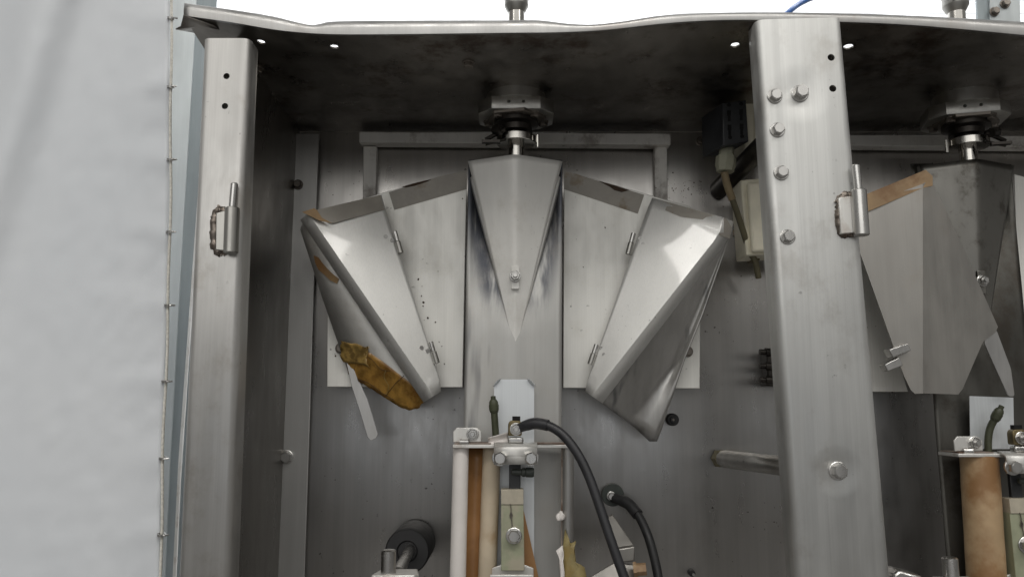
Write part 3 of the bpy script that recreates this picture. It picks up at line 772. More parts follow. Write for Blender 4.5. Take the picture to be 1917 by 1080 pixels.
def flap_right():
    I = [(0, 1222, 371, 1.084), (.06, 1213, 391, 1.084), (.97, 1098, 722, 1.084), (1, 1097, 733, 1.084)]
    F = [(0, 1355, 408, 1.028), (.07, 1345, 440, 1.0295), (1, 1108, 741, 1.068)]
    G = [(0, 1358.5, 409.5, 1.0285), (.07, 1348.5, 441, 1.030), (1, 1111, 742.5, 1.0686)]
    Bc = [(0, 1372, 415, 1.036), (.07, 1364, 446, 1.037), (1, 1127, 754, 1.077)]
    f = loft('wing_flap', face_cols(I, F) + [Bc], M['flap'], F1, 18, smooth=14)
    YR = on_plane(P(1370, 416, 1.044), P(1122, 751, 1.0785), P(1187, 799, 1.106))
    def pl(pts, lift=0.0): return [(q, x, y, YR(x, y) - lift * q) for q, x, y in pts]
    R0 = pl([(0, 1366, 415), (.05, 1358, 447), (1, 1122, 751)])
    R2 = pl([(0, 1371, 421), (.5, 1300, 580), (.75, 1262, 680), (1, 1174, 789)])
    R3 = pl([(0, 1371, 422), (.5, 1307, 582), (.75, 1268, 684), (1, 1184, 797)], .002)
    R4 = pl([(0, 1371, 423), (.5, 1312, 584), (.75, 1274, 682), (1, 1198, 809)], .009)
    R5 = pl([(0, 1372, 424), (.5, 1315, 586), (.75, 1280, 674), (1, 1216, 826)], .018)
    R6 = pl([(0, 1373, 425), (.5, 1317, 588), (.75, 1284, 668), (.96, 1237, 808), (1, 1230, 826)], .023)
    def between(t):
        return [(q,) + tuple(lerp(u, v, t) for u, v in zip(poly_at(R0, q), poly_at(R2, q))) for q in (0, .05, .25, .5, .75, 1)]
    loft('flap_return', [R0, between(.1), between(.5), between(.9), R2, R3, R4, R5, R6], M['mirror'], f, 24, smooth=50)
    sheet('tape_strip', [P(x, y, Y) for x, y, Y in ((1356, 408, 1.0266), (1373, 414, 1.0345), (1366, 447, 1.0355), (1346, 440, 1.0286))], .0005, M['tape_grey'], f)
    sheet('tape_strip', [P(x, y, Y) for x, y, Y in ((1222, 371, 1.0825), (1356, 408, 1.0262), (1346, 440, 1.0282), (1214, 390, 1.0825))], .0005, M['tape_grey'], f)
    return f
fr1 = flap_right()
GI = [(0, 1213, 391, 1.084), (1, 1098, 722, 1.084)]; GF = [(0, 1345, 440, 1.0295), (1, 1108, 741, 1.068)]
for a, b, sc in (((1186, 437), (1176, 476), [(1198, 447), (1204, 457)]), ((1117, 645), (1105, 682), [(1126, 652), (1131, 664)])):
    hinge_small(fr1, a, b, 1.082, sc, [face_Y(GI, GF, *q) - .0006 for q in sc])
bolt(P(638, 652, 1.1115), F1, BOLT_DARK); bolt(P(1287, 658, 1.1115), F1, BOLT_DARK)

def specks(parent, spots, Y, mat, rmax=.0013):
    bm = new(); rnd = random.Random(11)
    for x, y, r in spots:
        c = P(x, y, Y); n = 7; vs = []
        ang = rnd.uniform(0, 3); el = rnd.uniform(.5, 1)
        for k in range(n):
            a = 2 * math.pi * k / n; q = r * rnd.uniform(.7, 1.2)
            u, v = q * math.cos(a), q * el * math.sin(a)
            vs.append(bm.verts.new(c + Vector((u * math.cos(ang) - v * math.sin(ang), 0, u * math.sin(ang) + v * math.cos(ang)))))
        t = bm.verts.new(c + Vector((0, -r * .5, 0)))
        for k in range(n): bm.faces.new((vs[k], vs[(k + 1) % n], t))
    o = obj('glue_specks', bm, mat, parent); o['kind'] = 'stuff'; return o
specks(F1, [(x, y, r * .00045) for x, y, r in ((783, 523, 3.6), (790, 536, 1.8), (820, 508, 2), (789, 554, 2.6), (793, 566, 4), (792, 573, 2.4), (801, 595, 4.2), (794, 599, 1.6), (815, 603, 3), (822, 640, 2), (827, 648, 2.4), (832, 681, 2.8), (808, 640, 2), (628, 666, 3.6), (870, 480, 1.5), (866, 372, 2.6), (1133, 426, 3), (1079, 448, 1.4), (1092, 500, 1.6), (1228, 352, 2.2))], 1.1114, M['rust'])
rnd_ = random.Random(4)
specks(cab, [(rnd_.gauss(1275, 22), rnd_.gauss(352, 14), rnd_.uniform(.0004, .0013)) for _ in range(46)] + [(rnd_.gauss(640, 22), rnd_.gauss(345, 16), rnd_.uniform(.0004, .0010)) for _ in range(14)] + [(rnd_.uniform(600, 840), rnd_.uniform(730, 1000), rnd_.uniform(.0004, .001)) for _ in range(14)] + [(rnd_.uniform(1080, 1460), rnd_.uniform(400, 1060), rnd_.uniform(.0004, .001)) for _ in range(22)], WALL_Y - .0004, M['rust'])
# second former at the right, its left wing swung shut over the nose
OFF2 = Vector((PITCH_X, 0, -.006))
F2 = root('film_former', 'partly hidden spotted former behind the right post, its grey wing swung shut across the nose', 'film former', P(965, 500, 1.045) + OFF2, 'film formers')
nose_col(F2, OFF2, (M['nose_spot'], M['dark_column']))
sheet('wing_panel', [P(x, y, 1.055) for x, y in ((1570, 430), (1610, 440), (1700, 733), (1570, 733))], .0022, M['bright'], F2, bevel=.0008)
sheet('wing_panel', [P(x, y, 1.055) for x, y in ((1899, 326), (1990, 350), (1990, 733), (1912, 733))], .0022, M['bright'], F2, bevel=.0008)
YA = on_plane(P(1726, 345, .985), P(1726, 736, .985), P(1600, 458, .991)); YB = on_plane(P(1726, 345, .985), P(1726, 736, .985), P(1862, 602, .997))
bm = new()
A = [(1560, 408), (1726, 345), (1726, 736), (1712, 737), (1704, 730), (1692, 705), (1606, 466), (1600, 440), (1560, 440)]
Bp = [(1726, 345), (1738, 338), (1748, 350), (1800, 462), (1866, 612), (1862, 622), (1838, 640), (1800, 728), (1792, 738), (1726, 736)]
va = [bm.verts.new(P(x, y, YA(x, y))) for x, y in A]; vb = [va[1]] + [bm.verts.new(P(x, y, YB(x, y))) for x, y in Bp[1:-1]] + [va[2]]
bm.faces.new(va); bm.faces.new(vb)
f2 = obj('wing_flap', bm, M['dull'], F2, smooth=0, solid=.002)
sheet('tape_strip', [P(x, y, Y) for x, y, Y in ((1570, 385, .988), (1733, 318, .983), (1746, 330, .9835), (1746, 348, .9835), (1728, 352, .983), (1625, 396, .985), (1570, 412, .988))], .0006, M['tape_tan'], f2)
bm = new(); b_poly(bm, [P(x, y, .996) for x, y in round_corners([(1856, 612), (1866, 618), (1893, 690), (1900, 742), (1888, 742), (1856, 672), (1842, 640)], 6)], .0014); obj('curled_strip', bm, M['lip'], f2, bevel=.0004)
for pts in ([(1664, 654), (1700, 642), (1706, 656), (1672, 669)], [(1656, 682), (1684, 668), (1691, 684), (1662, 695)]):
    bm = new(); b_poly(bm, [P(x, y, .976) for x, y in pts], .016); obj('flap_hinge', bm, M['bolt'], f2, bevel=.001)
sheet('backing_plate', [P(x, y, 1.018) for x, y in ((1815, 741), (1897, 744), (1899, 840), (1817, 840))], .0012, M['pale_plate'], F2)

# ------------------------------------------------------------------ electrics at the upper right
E = root('cable_connector', 'black multi-pin cable connector with cream gland and tan cable hanging beside the right post', 'connector', P(1375, 230, 1.04))
bm = new()
fr = [P(1352, 193, 1.030), P(1397, 187, 1.030), P(1402, 266, 1.030), P(1354, 273, 1.030)]
b_poly(bm, fr, .055, (-.30, 1, 0)); hs = obj('housing', bm, M['plastic'], E, bevel=.0015)
bm = new()
for cx in (1365.5, 1388):
    for cy, kind in ((196, 0), (211, 1), (221, 2), (238, 1), (248, 2), (257, 0)):
        cyy = cy + (1 if cx < 1370 else -1); dx = (cy - 228) * .03
        if kind == 0: b_lathe(bm, P(cx + dx, cyy, 1.0305), (0, -1, 0), [(0, .0026), (.0012, .0026)], 14)
        else:
            w = 3.4 if kind == 1 else 2.4
            b_poly(bm, [P(cx + dx + a * w, cyy + b * 5, 1.0293) for a, b in ((-1, -1), (1, -1), (1, 1), (-1, 1))], .002)
obj('socket_slot', bm, M['hole'], hs)
bm = new(); g0 = P(1360, 286, 1.052); b_lathe(bm, g0, P(1357, 326, 1.052) - g0, [(-.008, .010), (.004, .010), (.0042, .0115), (.006, .0115), (.0062, .0135), (.019, .0138), (.024, .0118), (.027, .0118)], 8, .2)
obj('cable_gland', bm, M['cream_dark'], E, smooth=25)
tube_obj('cable_sleeve', catmull([P(1356, 322, 1.052), P(1361, 345, 1.055), P(1371, 374, 1.06)], 5), .0052, M['tan_cable'], E)
tube_obj('cable', catmull([P(1370, 370, 1.06), P(1382, 405, 1.068), P(1395, 445, 1.078), P(1404, 472, 1.085), P(1414, 490, 1.09), P(1420, 520, 1.10)], 6), .0042, M['olive_cable'], E)
b1 = root('junction_box', 'upper cream plastic box half hidden behind the right post, next to the black connector', 'junction box', P(1420, 236, 1.10), 'cream boxes behind the right post')
bm = new(); b_poly(bm, [P(x, y, 1.06) for x, y in ((1392, 190), (1470, 188), (1470, 282), (1392, 284))], .06); obj('case', bm, M['cream'], b1, bevel=.003)
bm = new(); b_poly(bm, [P(x, y, 1.058) for x, y in ((1412, 200), (1466, 199), (1466, 273), (1412, 274))], .004); obj('lid', bm, M['cream'], b1, bevel=.0015)
b2 = root('junction_box', 'lower cream plastic box with a sloping left side behind the right post', 'junction box', P(1420, 405, 1.10), 'cream boxes behind the right post')
bm = new(); b_poly(bm, [P(x, y, 1.075) for x, y in ((1386, 337), (1470, 330), (1482, 474), (1397, 478))], .05); b_ = obj('case', bm, M['cream'], b2, bevel=.002)
bm = new(); b_poly(bm, [P(x, y, 1.066) for x, y in ((1399, 341), (1470, 336), (1480, 468), (1408, 472))], .0095); obj('lid', bm, M['cream'], b2, bevel=.004)
bm = new()
for px, py in ((1386, 366), (1383, 433), (1410, 484)):
    bm = new(); b_box(bm, P(px, py, 1.12), (.010, .03, .010)); obj('mounting_clip', bm, M['brass'], b2, bevel=.001)
# oblique dark tube standing off the back panel
a, b = P(1345, 356, 1.164), P(1440, 262, .99)
bm = new(); d = b - a; b_lathe(bm, a, d, [(0, .0135), (.002, .0140), (d.length, .0140)], 24)
tag(obj('standoff_tube', bm, M['dark_metal']), 'dark oily tube standing out obliquely from the back panel beneath the black connector', 'tube')
a, b = P(1350, 858, 1.160), P(1500, 876, 1.0)
r_ = root('guide_rod', 'grey round rod reaching from the back panel to the right post', 'rod', a)
bm = new(); d = b - a; L = d.length; b_lathe(bm, a, d, [(0, .0112), (.010, .0112), (.011, .0124), (L, .0124)], 24); obj('rod', bm, M['post_l'], r_)
bm = new(); b_lathe(bm, a, d, [(-.006, .0130), (.004, .0130)], 6); obj('collar', bm, M['olive_cable'], r_)
# shadowed latch on the back panel left of the right post
lt = root('latch', 'dark oily latch fittings on the back panel close beside the right post', 'latch', P(1440, 690, 1.14))
bm = new(); b_box(bm, P(1450, 690, 1.15), (.03, .03, .05)); obj('latch_body', bm, M['dark_metal'], lt, bevel=.002)
for py in (660, 686, 712):
    bm = new(); b_lathe(bm, P(1448, py, 1.12), (-1, -.1, .05), [(0, .006), (.012, .006), (.012, .004), (.02, .004)], 12); obj('latch_pin', bm, M['dark_metal'], lt)

# ------------------------------------------------------------------ stops, roller and pins on the back panel
def stop(px, py, r, label, tip=False):
    t = root('rubber_stop', label, 'stop', P(px, py, WALL_Y), 'rubber stops on the back panel')
    bm = new(); c = P(px, py, WALL_Y - .001)
    b_lathe(bm, c, (0, -1, 0), [(0, r), (.010, r), (.012, r * .85), (.012, r * .5), (.016, r * .48), (.016, r * .2), (.013, r * .2)], 24)
    obj('buffer', bm, M['rubber'], t)
    bm = new(); b_lathe(bm, c, (0, -1, 0), [(.012, r * .22), (.0145 if not tip else .019, r * (.22 if not tip else .4))], 10); obj('screw', bm, M['bolt_dark'] if not tip else M['bolt'], t)
stop(1257, 785, .0088, 'round black rubber stop at the tip of the right wing')
stop(1293, 1070, .0046, 'tiny black rubber stop with a pale tip near the bottom edge', True)
ro = root('press_roller', 'black rubber roller on a grey shaft standing out from the back panel at bottom left', 'roller', P(775, 1015, 1.13))
a, b = P(777, 1012, 1.165), P(762, 1032, 1.075); d = b - a; L = d.length
bm = new(); b_lathe(bm, a, d, [(0, .026), (.004, .029), (L - .004, .029), (L, .027), (L, .014), (L - .003, .012)], 40); obj('tyre', bm, M['rubber'], ro)
a2, b2_ = P(768, 1026, 1.08), P(745, 1072, .96); d = b2_ - a2; L = d.length
bm = new(); b_lathe(bm, a2, d, [(0, .0066), (L * .72, .0066), (L * .72, .0072), (L, .0072)], 20); obj('shaft', bm, M['bolt'], ro)
def pin(px, py, off, label):
    o = Vector(off)
    t = root('locating_pin', label, 'pin', P(px, py, .935) + o, 'locating pins at the bottom edge')
    bm = new(); c = P(px, 1028, .935) + o
    b_lathe(bm, c, (0, 0, -1), [(0, .0058), (.0004, .0072), (.0018, .0084), (.05, .0084)], 28); obj('peg', bm, M['bolt'], t)
    bm = new(); c = P(px, 1071, .935) + o; b_poly(bm, [c + Vector((x, y, 0)) for x, y in ((-.018, -.012), (.03, -.012), (.034, -.004), (.03, .022), (-.012, .022))], .03, (0, 0, -1)); obj('base_block', bm, M['white_metal'], t, bevel=.002)
pin(728, 1052, (0, 0, 0), 'silver round-topped pin in front of the black roller')
pin(728, 1052, (PITCH_X + .024, 0, -.008), 'silver round-topped pin just right of the right post at the bottom edge')

# ------------------------------------------------------------------ sealing heads
def seal_head(off, label, second=False):
    o = Vector(off)
    def Q(x, y, Y): return P(x, y, Y) + o
    h = root('sealing_head', label, 'sealing head', Q(960, 836, 1.0), 'sealing heads')
    # top plate, seen slightly from above
    zt = P(960, 832, .985).z + o.z
    x0, x1 = Q(847, 832, .985).x, Q(1074, 832, .985).x
    bm = new(); b_poly(bm, [(x0, .985, zt), (x1, .985, zt), (x1, 1.032, zt), (x0, 1.032, zt)], .0042, (0, 0, -1)); obj('top_plate', bm, M['white_metal'], h, bevel=.0008)
    bm = new(); b_poly(bm, [(x0 + .002, .988, zt + .0003), (x0 + .045, .988, zt + .0003), (x0 + .05, 1.03, zt + .0003), (x0 + .002, 1.03, zt + .0003)], .0012, (0, 0, 1)); obj('grime', bm, M['grimy'], h)
    bm = new(); b_poly(bm, [(x0 + .098, .988, zt + .0003), (x1 - .002, .988, zt + .0003), (x1 - .002, 1.03, zt + .0003), (x0 + .10, 1.03, zt + .0003)], .0012, (0, 0, 1)); obj('grime', bm, M['grimy'], h)
    bm = new(); b_poly(bm, [Q(x, y, .992) for x, y in ((848, 808), (855, 800), (893, 800), (901, 808), (901, 827), (848, 828))], .0028); tb = obj('lug', bm, M['white_metal'], h, bevel=.0008)
    bolt(Q(885, 812, .9918), tb, NUT)
    bm = new(); b_lathe(bm, Q(862, 827, .99), (1, -.2, 0), [(0, .0038), (.010, .0038), (.011, .003)], 12); obj('lug_peg', bm, M['bolt'], tb)
    # wrapped posts below
    def post(x_t, x_b, y1, Y, r, mat, name, scorch=None):
        a, b = Q(x_t, 836, Y), Q(x_b, 1080, Y); b = a + (b - a) * 1.7
        pts = [a + (b - a) * (i / 14) for i in range(15)]
        rr = [r * (1 + .03 * noise.noise(Vector((i * .7, x_t, 2)))) for i in range(15)]
        return tube_obj(name, pts, lambda t: rr[min(14, int(t * 14 + .5))], mat, h, 24)
    if not second:
        post(863, 857, 1080, 1.0, .0097, M['ptfe_white'], 'wrapped_post')
        # brown glass-cloth between the posts, hanging as a curved sheet
        bm = new(); rws = []
        for j in range(15):
            s = j / 14; y = lerp(838, 1190, s); row = []
            for k in range(9):
                t = k / 8; x = lerp(lerp(868, 860, s), lerp(918, 902, s), t)
                row.append(Q(x, y, 1.008 + .016 * math.sin(t * math.pi) * (1 - .3 * s) + .002 * noise.noise(Vector((t * 3, s * 5, 1)))))
            rws.append(row)
        b_grid(bm, rws); obj('brown_cloth', bm, M['ptfe_brown'], h, smooth=60, solid=.0007)
        post(921, 912, 1080, 1.012, .0112, M['ptfe_beige'], 'wrapped_post')
        bm = new(); b_poly(bm, [Q(x, y, 1.020) for x, y in ((955, 945), (978, 945), (1015, 1110), (950, 1110))], .001); obj('brown_cloth', bm, M['ptfe_brown'], h)
        # cloth tongue curling over the top plate
        bm = new(); rws = []
        for j in range(9):
            t = j / 8; x = lerp(914, 952, t)
            rws.append([Q(x, lerp(820, 809, t) + (831 - lerp(820, 809, t)) * k / 5, .992 + .006 * math.sin(k / 5 * math.pi) + .004 * (1 - t)) for k in range(6)])
        b_grid(bm, rws); obj('cloth_tongue', bm, M['ptfe_white'], h, smooth=60, solid=.0008)
        # long pale plate standing behind
        pp = []
        for x, y in [(925, 724), (937, 710), (988, 710), (1000, 724), (1000, 1150), (925, 1150)]: pp.append(Q(x, y, 1.030))
        bm = new(); b_poly(bm, pp, .0012); pl = obj('pale_plate', bm, M['pale_plate'], h)
        for sg, cx in ((-1, 931), (1, 994)):
            bm = new(); rws = []
            for j in range(7):
                t = j / 6; cxx, cyy = lerp(cx + sg * 7, cx - sg * 6, t), lerp(723, 709, t)
                rws.append([Q(cxx + sg * math.cos(a) * 2.5 * math.sin(math.pi * (.15 + .8 * t)), cyy - math.sin(a) * 3 * math.sin(math.pi * (.15 + .8 * t)), 1.028 - .004 * math.sin(a)) for a in [k * math.pi / 4 for k in range(5)]])
            b_grid(bm, rws); obj('curled_corner', bm, M['pale_plate'], pl, smooth=60, solid=.0006)
    else:
        a = post(905, 898, 1080, 1.006, .0215, M['scorched'], 'wrapped_post')
    # clamp bracket with two bolts
    bm = new(); rws = []
    profl = [(.0, 832.0, .990), (0, 836, .9775), (0, 839, .9755), (0, 842, .9750), (0, 850, .9750), (0, 850.6, .9757), (0, 869, .9757)]
    b_grid(bm, [[Q(lerp(924.5, 1005.5, t), y, Y) for t in (0, .5, 1)] for _, y, Y in profl]); br = obj('clamp_bracket', bm, M['white_metal'], h, smooth=20, solid=.003)
    for px in (936, 994): bolt(Q(px, 857, .9754), br, BOLT_BIG)
    # terminal
    bm = new(); b_poly(bm, [Q(x, y, .982) for x, y in ((951, 818), (980, 818), (980, 830), (951, 830))], .012); tm = obj('terminal_strap', bm, M['bolt'], h, bevel=.002)
    bm = new(); b_poly(bm, [Q(x, y, .984) for x, y in round_corners([(951, 793), (955, 787), (973, 787), (977, 793), (977, 816), (951, 816)], 3, 2)], .012); obj('terminal_lug', bm, M['brass'], tm, bevel=.001)
    bm = new(); b_poly(bm, [Q(x, y, .988) for x, y in ((959, 779), (974, 779), (974, 792), (959, 792))], .008); obj('insulator', bm, M['hole'], tm)
    bolt(Q(966, 803, .9838), tm, NUT, name='nut')
    # black heater strip, plug and block
    bm = new(); b_poly(bm, [Q(x, y, .999) for x, y in ((953, 866), (975, 866), (974, 930), (953, 930))], .006); obj('heater_strip', bm, M['plastic'], h, bevel=.001)
    bm = new(); c = Q(957, 883, .988); b_lathe(bm, c, (1, .0, -.02), [(0, .0025), (.001, .0036), (.012, .0038), (.0128, .0050), (.0145, .0056), (.0165, .0056), (.0172, .0050), (.0182, .0058), (.0255, .0060), (.0275, .005)], 18)
    obj('plug', bm, M['greygreen'], h)
    bm = new()
    gp = ((938, 942), (980, 942), (982, 1068), (938, 1068))
    b_poly(bm, [Q(x, y, .990) for x, y in gp], .02); gb = obj('insulating_block', bm, M['green_block'], h, bevel=.0008)
    bm = new(); b_poly(bm, [Q(x, y, .9885) for x, y in ((938, 916), (980, 916), (980, 944), (938, 944))], .022); obj('paper_wrap', bm, M['beige_block'], gb, bevel=.0006)
    bolt(Q(962, 1002, .9898), gb, BOLT_BIG)
    bm = new(); b_tube(bm, catmull([Q(955, 942, .9885), Q(957, 955, .9885), Q(954.5, 965, .9885), Q(957, 970, .9885), Q(959, 964, .9885), Q(957, 960, .9885), Q(959, 985, .9885), Q(960, 996, .988)], 4), .00055, 6); obj('wire', bm, M['bolt_dark'], gb)
    bm = new(); b_poly(bm, [Q(x, y, .972) for x, y in ((917, 1075), (999, 1075), (999, 1130), (917, 1130))], .004); b_poly(bm, [Q(x, y, 1.0) for x, y in ((921, 1063), (937, 1057), (983, 1057), (999, 1063), (999, 1130), (921, 1130))], .003)
    obj('foot_bracket', bm, M['white_metal'], h, bevel=.001)
    if not second:
        post(1064, 1063, 1080, 1.004, .0068, M['post_l'], 'bare_post')
        bm = new(); b_poly(bm, [Q(x, y, 1.006) for x, y in ((1051, 838), (1058, 838), (1057, 1110), (1050, 1110))], .002); obj('rusty_edge', bm, M['grimy'], h)
        for pts, mt, Yt in (([(1058, 989), (1061, 1003), (1063, 1014), (1070, 1016), (1079, 1011), (1075, 1024), (1077, 1040), (1079, 1055), (1087, 1056), (1094, 1061), (1096, 1070), (1099, 1082), (1101, 1115), (1050, 1115), (1053, 1085), (1054, 1060), (1051, 1040), (1054, 1020)], M['tape_pale'], .9945),
                            ([(1053, 1020), (1047, 1025), (1041, 1030), (1044, 1038), (1047, 1045), (1047, 1060), (1049, 1075), (1050, 1110), (1056, 1110), (1057, 1070), (1054, 1050), (1056, 1038)], M['ptfe_white'], .9925)):
            bm = new(); c = Vector((sum(p[0] for p in pts) / len(pts), sum(p[1] for p in pts) / len(pts), 0))
            out = [bm.verts.new(Q(x, y, Yt + .0035 * noise.noise(Vector((x * .11, y * .07, 3))))) for x, y in pts]
            inn = [bm.verts.new(Q(lerp(x, c.x, .55), lerp(y, c.y, .35), Yt - .001 + .0025 * noise.noise(Vector((x * .2, y * .12, 8))))) for x, y in pts]
            mid_ = bm.verts.new(Q(c.x, c.y, Yt - .001))
            for k in range(len(pts)):
                k2 = (k + 1) % len(pts); bm.faces.new((out[k], out[k2], inn[k2], inn[k])); bm.faces.new((inn[k], inn[k2], mid_))
            obj('torn_tape', bm, mt, h, smooth=25, solid=.0003)
        bm = new(); bmesh.ops.create_icosphere(bm, subdivisions=3, radius=.0055, matrix=Matrix.Translation(Q(1049, 966, .998)))
        for v in bm.verts: v.co += (v.co - Q(1049, 966, .998)) * .5 * noise.noise(v.co * 260)
        obj('glue_blob', bm, M['ptfe_white'], h, smooth=70)
    return h
seal_head((0, 0, 0), 'middle sealing head with white and brown cloth wrapped posts and a green block')
seal_head((PITCH_X + .004, 0, -.0105), 'partly cut off sealing head with a thick scorched brown post at the right edge', True)
# green hose ends
def hose(pts, bulb, label):
    t = root('hose_end', label, 'hose end', pts[0], 'olive hose ends at the sealing heads')
    tube_obj('hose', catmull(pts, 6), .0043, M['olive'], t)
    a, d = pts[-1], (pts[-1] - pts[-2]).normalized()
    bm = new(); b_lathe(bm, a - d * .003, d, [(0, .0044), (.001, .0052), (.003, .0056), (.0032, .0060), (.010, .0062), (.0102, .0057), (.0135, .0055), (.0165, .0038), (.0167, .0032), (.0205, .0031), (.0208, .0021), (.016, .002)], 18); obj('sleeve', bm, M['olive'], t)
hose([P(928, 850, 1.012), P(928, 815, 1.010), P(926.5, 790, 1.008), P(925, 768, 1.006)], None, 'upright olive rubber hose end left of the pale plate on the middle head')
hose([P(1850, 850, 1.008), P(1850, 822, 1.006), P(1854, 800, 1.004), P(1863, 783, 1.0)], None, 'olive rubber hose end leaning right on the head at the right edge')

# ------------------------------------------------------------------ cables
kc = root('power_cable', 'thick black cable looping from the brass terminal down to the bottom edge', 'cable', P(980, 798, .98))
path = catmull([P(968, 803, .985), P(985, 796, .978), P(1003, 792, .972), P(1030, 798, .965), P(1056, 816, .96), P(1082, 850, .955), P(1103, 893, .95), P(1120, 940, .945), P(1136, 988, .94), P(1154, 1040, .935), P(1176, 1100, .93), P(1200, 1160, .925)], 8)
tube_obj('cable', path, .0056, M['cable'], kc, 16)
tube_obj('cable_boot', catmull([P(974, 801, .983), P(985, 796, .978), P(1003, 792, .972), P(1026, 796, .966)], 6), lambda t: .0052 + .0016 * min(1, t * 2.5), M['cable'], kc, 16)
kd = root('earth_cable', 'thinner black cable bolted to a round rubber disc on the back panel', 'cable', P(1144, 927, WALL_Y))
bm = new(); b_lathe(bm, P(1146, 924, WALL_Y - .001), (-.05, -1, -.02), [(0, .0155), (.012, .0158), (.014, .0150), (.014, .006)], 32); obj('rubber_disc', bm, M['greygreen'], kd)
bolt(P(1144, 928, 1.150), kd, BOLT_DARK if False else bolt_mesh(.0052, .006, M['bolt']))
path = catmull([P(1148, 932, 1.148), P(1162, 936, 1.14), P(1178, 944, 1.13), P(1196, 966, 1.115), P(1212, 1000, 1.10), P(1224, 1040, 1.09), P(1233, 1085, 1.08), P(1240, 1140, 1.07)], 8)
tube_obj('cable', path, .0060, M['rubber'], kd, 14)
tube_obj('cable_boot', catmull([P(1146, 931, 1.149), P(1162, 936, 1.14), P(1178, 944, 1.13), P(1194, 963, 1.117)], 6), lambda t: .0062 + .0018 * min(1, t * 2), M['rubber'], kd, 14)

# lever bracket at the bottom, right of the middle head
lv = root('lever_bracket', 'folded pale steel bracket with a rusty bolt under the black cable', 'bracket', P(1165, 1050, 1.0))
bm = new(); b_poly(bm, [P(1127, 978, 1.03), P(1146, 962, 1.04), P(1188, 1022, 1.005), P(1151, 1040, 1.0)], .003); obj('arm', bm, M['dull'], lv, bevel=.0008)
bm = new(); b_poly(bm, [P(x, y, .995) for x, y in ((1150, 1028), (1189, 1022), (1188, 1050), (1152, 1054))], .03); obj('block', bm, M['dull'], lv, bevel=.0015)
bm = new(); b_poly(bm, [P(1098, 1084, .975), P(1150, 1052, 1.0), P(1196, 1058, 1.0), P(1196, 1110, .985), P(1098, 1110, .975)], .004); obj('foot', bm, M['dull'], lv, bevel=.001)
bm = new(); b_lathe(bm, P(1186, 1066, .985), (1, -.15, .1), [(0, .009), (.004, .009), (.004, .0072), (.015, .0072)], 6, .2); obj('bolt', bm, M['tape_tan'], lv)
bm = new(); b_poly(bm, [P(x, y, .93) for x, y in ((1672, 1076), (1684, 1066), (1728, 1078), (1736, 1100), (1672, 1100))], .03)
tag(obj('clamp_block', bm, M['bolt'], bevel=.003), 'shiny corner of a steel block at the foot of the right post', 'block')

# ------------------------------------------------------------------ curtain with laced rope
CY = .955
cu = root('curtain', 'grey tarpaulin curtain hanging at the left with a rope along its edge', 'curtain', P(160, 540, CY))
edge = [(-60, 320), (300, 318.5), (434, 317), (570, 314), (712, 309), (857, 304), (1000, 301), (1200, 299)]
def edge_x(y): return curve_at(edge, y)
bm = new(); rws = []
for j in range(97):
    y = lerp(-60, 1180, j / 96); row = []
    for k in range(61):
        t = k / 60; x = lerp(-260, edge_x(y) - 2, t)
        f1 = .022 * math.exp(-((x - (70 - .32 * (y - 60))) / 60) ** 2)              # a soft fold falling to the left
        f2 = .006 * noise.noise(Vector((x * .006, y * .0012, 1))) + .0007 * noise.noise(Vector((x * .02, y * .006, 4)))
        f3 = .0016 * noise.noise(Vector((x * .05 + y * .03, y * .03, 8))) * (t ** 2 + .2)
        tie = min(abs(y - q) for q in (35, 163, 299, 434, 571, 713, 857, 1000))
        f4 = -.003 * math.exp(-(tie / 22) ** 2) * math.exp(-((1 - t) * 560 / 60) ** 2)
        row.append(P(x, y, CY - f1 + f2 + f3 + f4))
    rws.append(row)
b_grid(bm, rws); obj('cloth', bm, M['curtain'], cu, smooth=80, solid=.0008)
bm = new(); b_tube(bm, [P(lerp(0, edge_x(545 + 8 * t) - 3, t), lerp(538, 566, t), CY - .0005 + .006 * noise.noise(Vector((lerp(0, 316, t) * .006, 550 * .0012, 1))) - .022 * math.exp(-((lerp(0, 316, t) - (70 - .32 * 490)) / 60) ** 2)) for t in [i / 30 for i in range(31)]], .00018, 5)
obj('seam', bm, M['curtain'], cu)
rp_pts = [P(edge_x(y) + 1 + 1.2 * math.sin(y * .021), y, CY - .002) for y in range(-60, 1190, 12)]
tube_obj('rope', rp_pts, .0018, M['rope'], cu, 8)
clip = new()
for k in range(16):
    pass
b_lathe(clip, (0, 0, -.0013), (0, 0, 1), [(0, .0048), (.0026, .0048), (.0026, .0030), (0, .0030), (0, .0048)], 16, cap=False)
b_tube(clip, [(-.002, -.003, 0), (.004, -.0035, 0), (.008, -.001, 0)], .0011, 6)
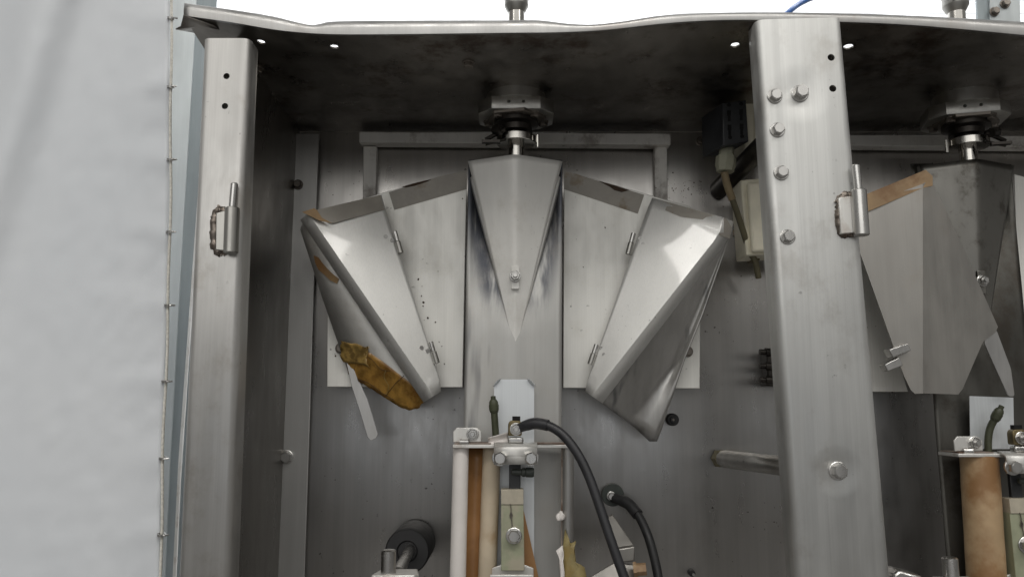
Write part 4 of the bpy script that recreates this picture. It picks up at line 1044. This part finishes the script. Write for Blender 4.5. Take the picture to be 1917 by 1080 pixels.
CLIP = mesh_of('clip', clip, M['bolt'])
for y in (35, 163, 299, 434, 571, 713, 857, 1000):
    place('rope_clip', CLIP, P(edge_x(y) + 1, y, CY - .003), (R(12), 0, R(random.uniform(-15, 15))), cu)

# ------------------------------------------------------------------ galvanised frame behind, fittings beyond the roof
gc = root('steel_column', 'galvanised steel column in the gap between curtain and left post', 'column', P(345, 540, 1.42))
bm = new(); b_poly(bm, [P(300, -60, 1.40), P(371, -60, 1.40), P(364, 70, 1.40), P(338, 500, 1.40), P(318, 860, 1.40), P(306, 1120, 1.40), P(270, 1120, 1.40)], .004)
obj('flange', bm, M['galv'], gc)
bm = new(); b_poly(bm, [P(371, -60, 1.404), P(410, -60, 1.43), P(400, 70, 1.43), P(380, 500, 1.43), P(365, 860, 1.43), P(355, 1120, 1.43), P(306, 1120, 1.404), P(318, 860, 1.404), P(338, 500, 1.404), P(364, 70, 1.404)], .003)
obj('web', bm, M['galv_blue'], gc)
bm = new(); b_poly(bm, [P(375, 300, 1.39), P(378, 300, 1.39), P(337, 900, 1.39), P(327, 1120, 1.39), P(321, 1120, 1.39), P(334, 860, 1.39)], .004); obj('trim', bm, M['white_metal'], gc)
wb = root('steel_column', 'galvanised upright with two bolts at the top right beyond the roof', 'column', P(1870, 20, 1.7))
bm = new(); b_poly(bm, [P(x, y, 1.70) for x, y in ((1852, -60), (1908, -60), (1911, 80), (1854, 80))], .006); obj('flange', bm, M['galv'], wb)
bm = new(); b_poly(bm, [P(x, y, 1.706) for x, y in ((1826, -60), (1852, -60), (1854, 80), (1832, 80))], .006); obj('web', bm, M['galv_blue'], wb)
for px, py in ((1861, 23), (1881, 8)): bolt(P(px, py, 1.699), wb, bolt_mesh(.009, .008, M['bolt_dark']))
tag(tube_obj('air_hose', catmull([P(1465, 34, .95), P(1480, 20, .96), P(1500, 6, .98), P(1530, -8, 1.0), P(1580, -30, 1.02)], 6), .0036, M['blue']), 'short run of bright blue hose above the roof near the right post', 'hose')
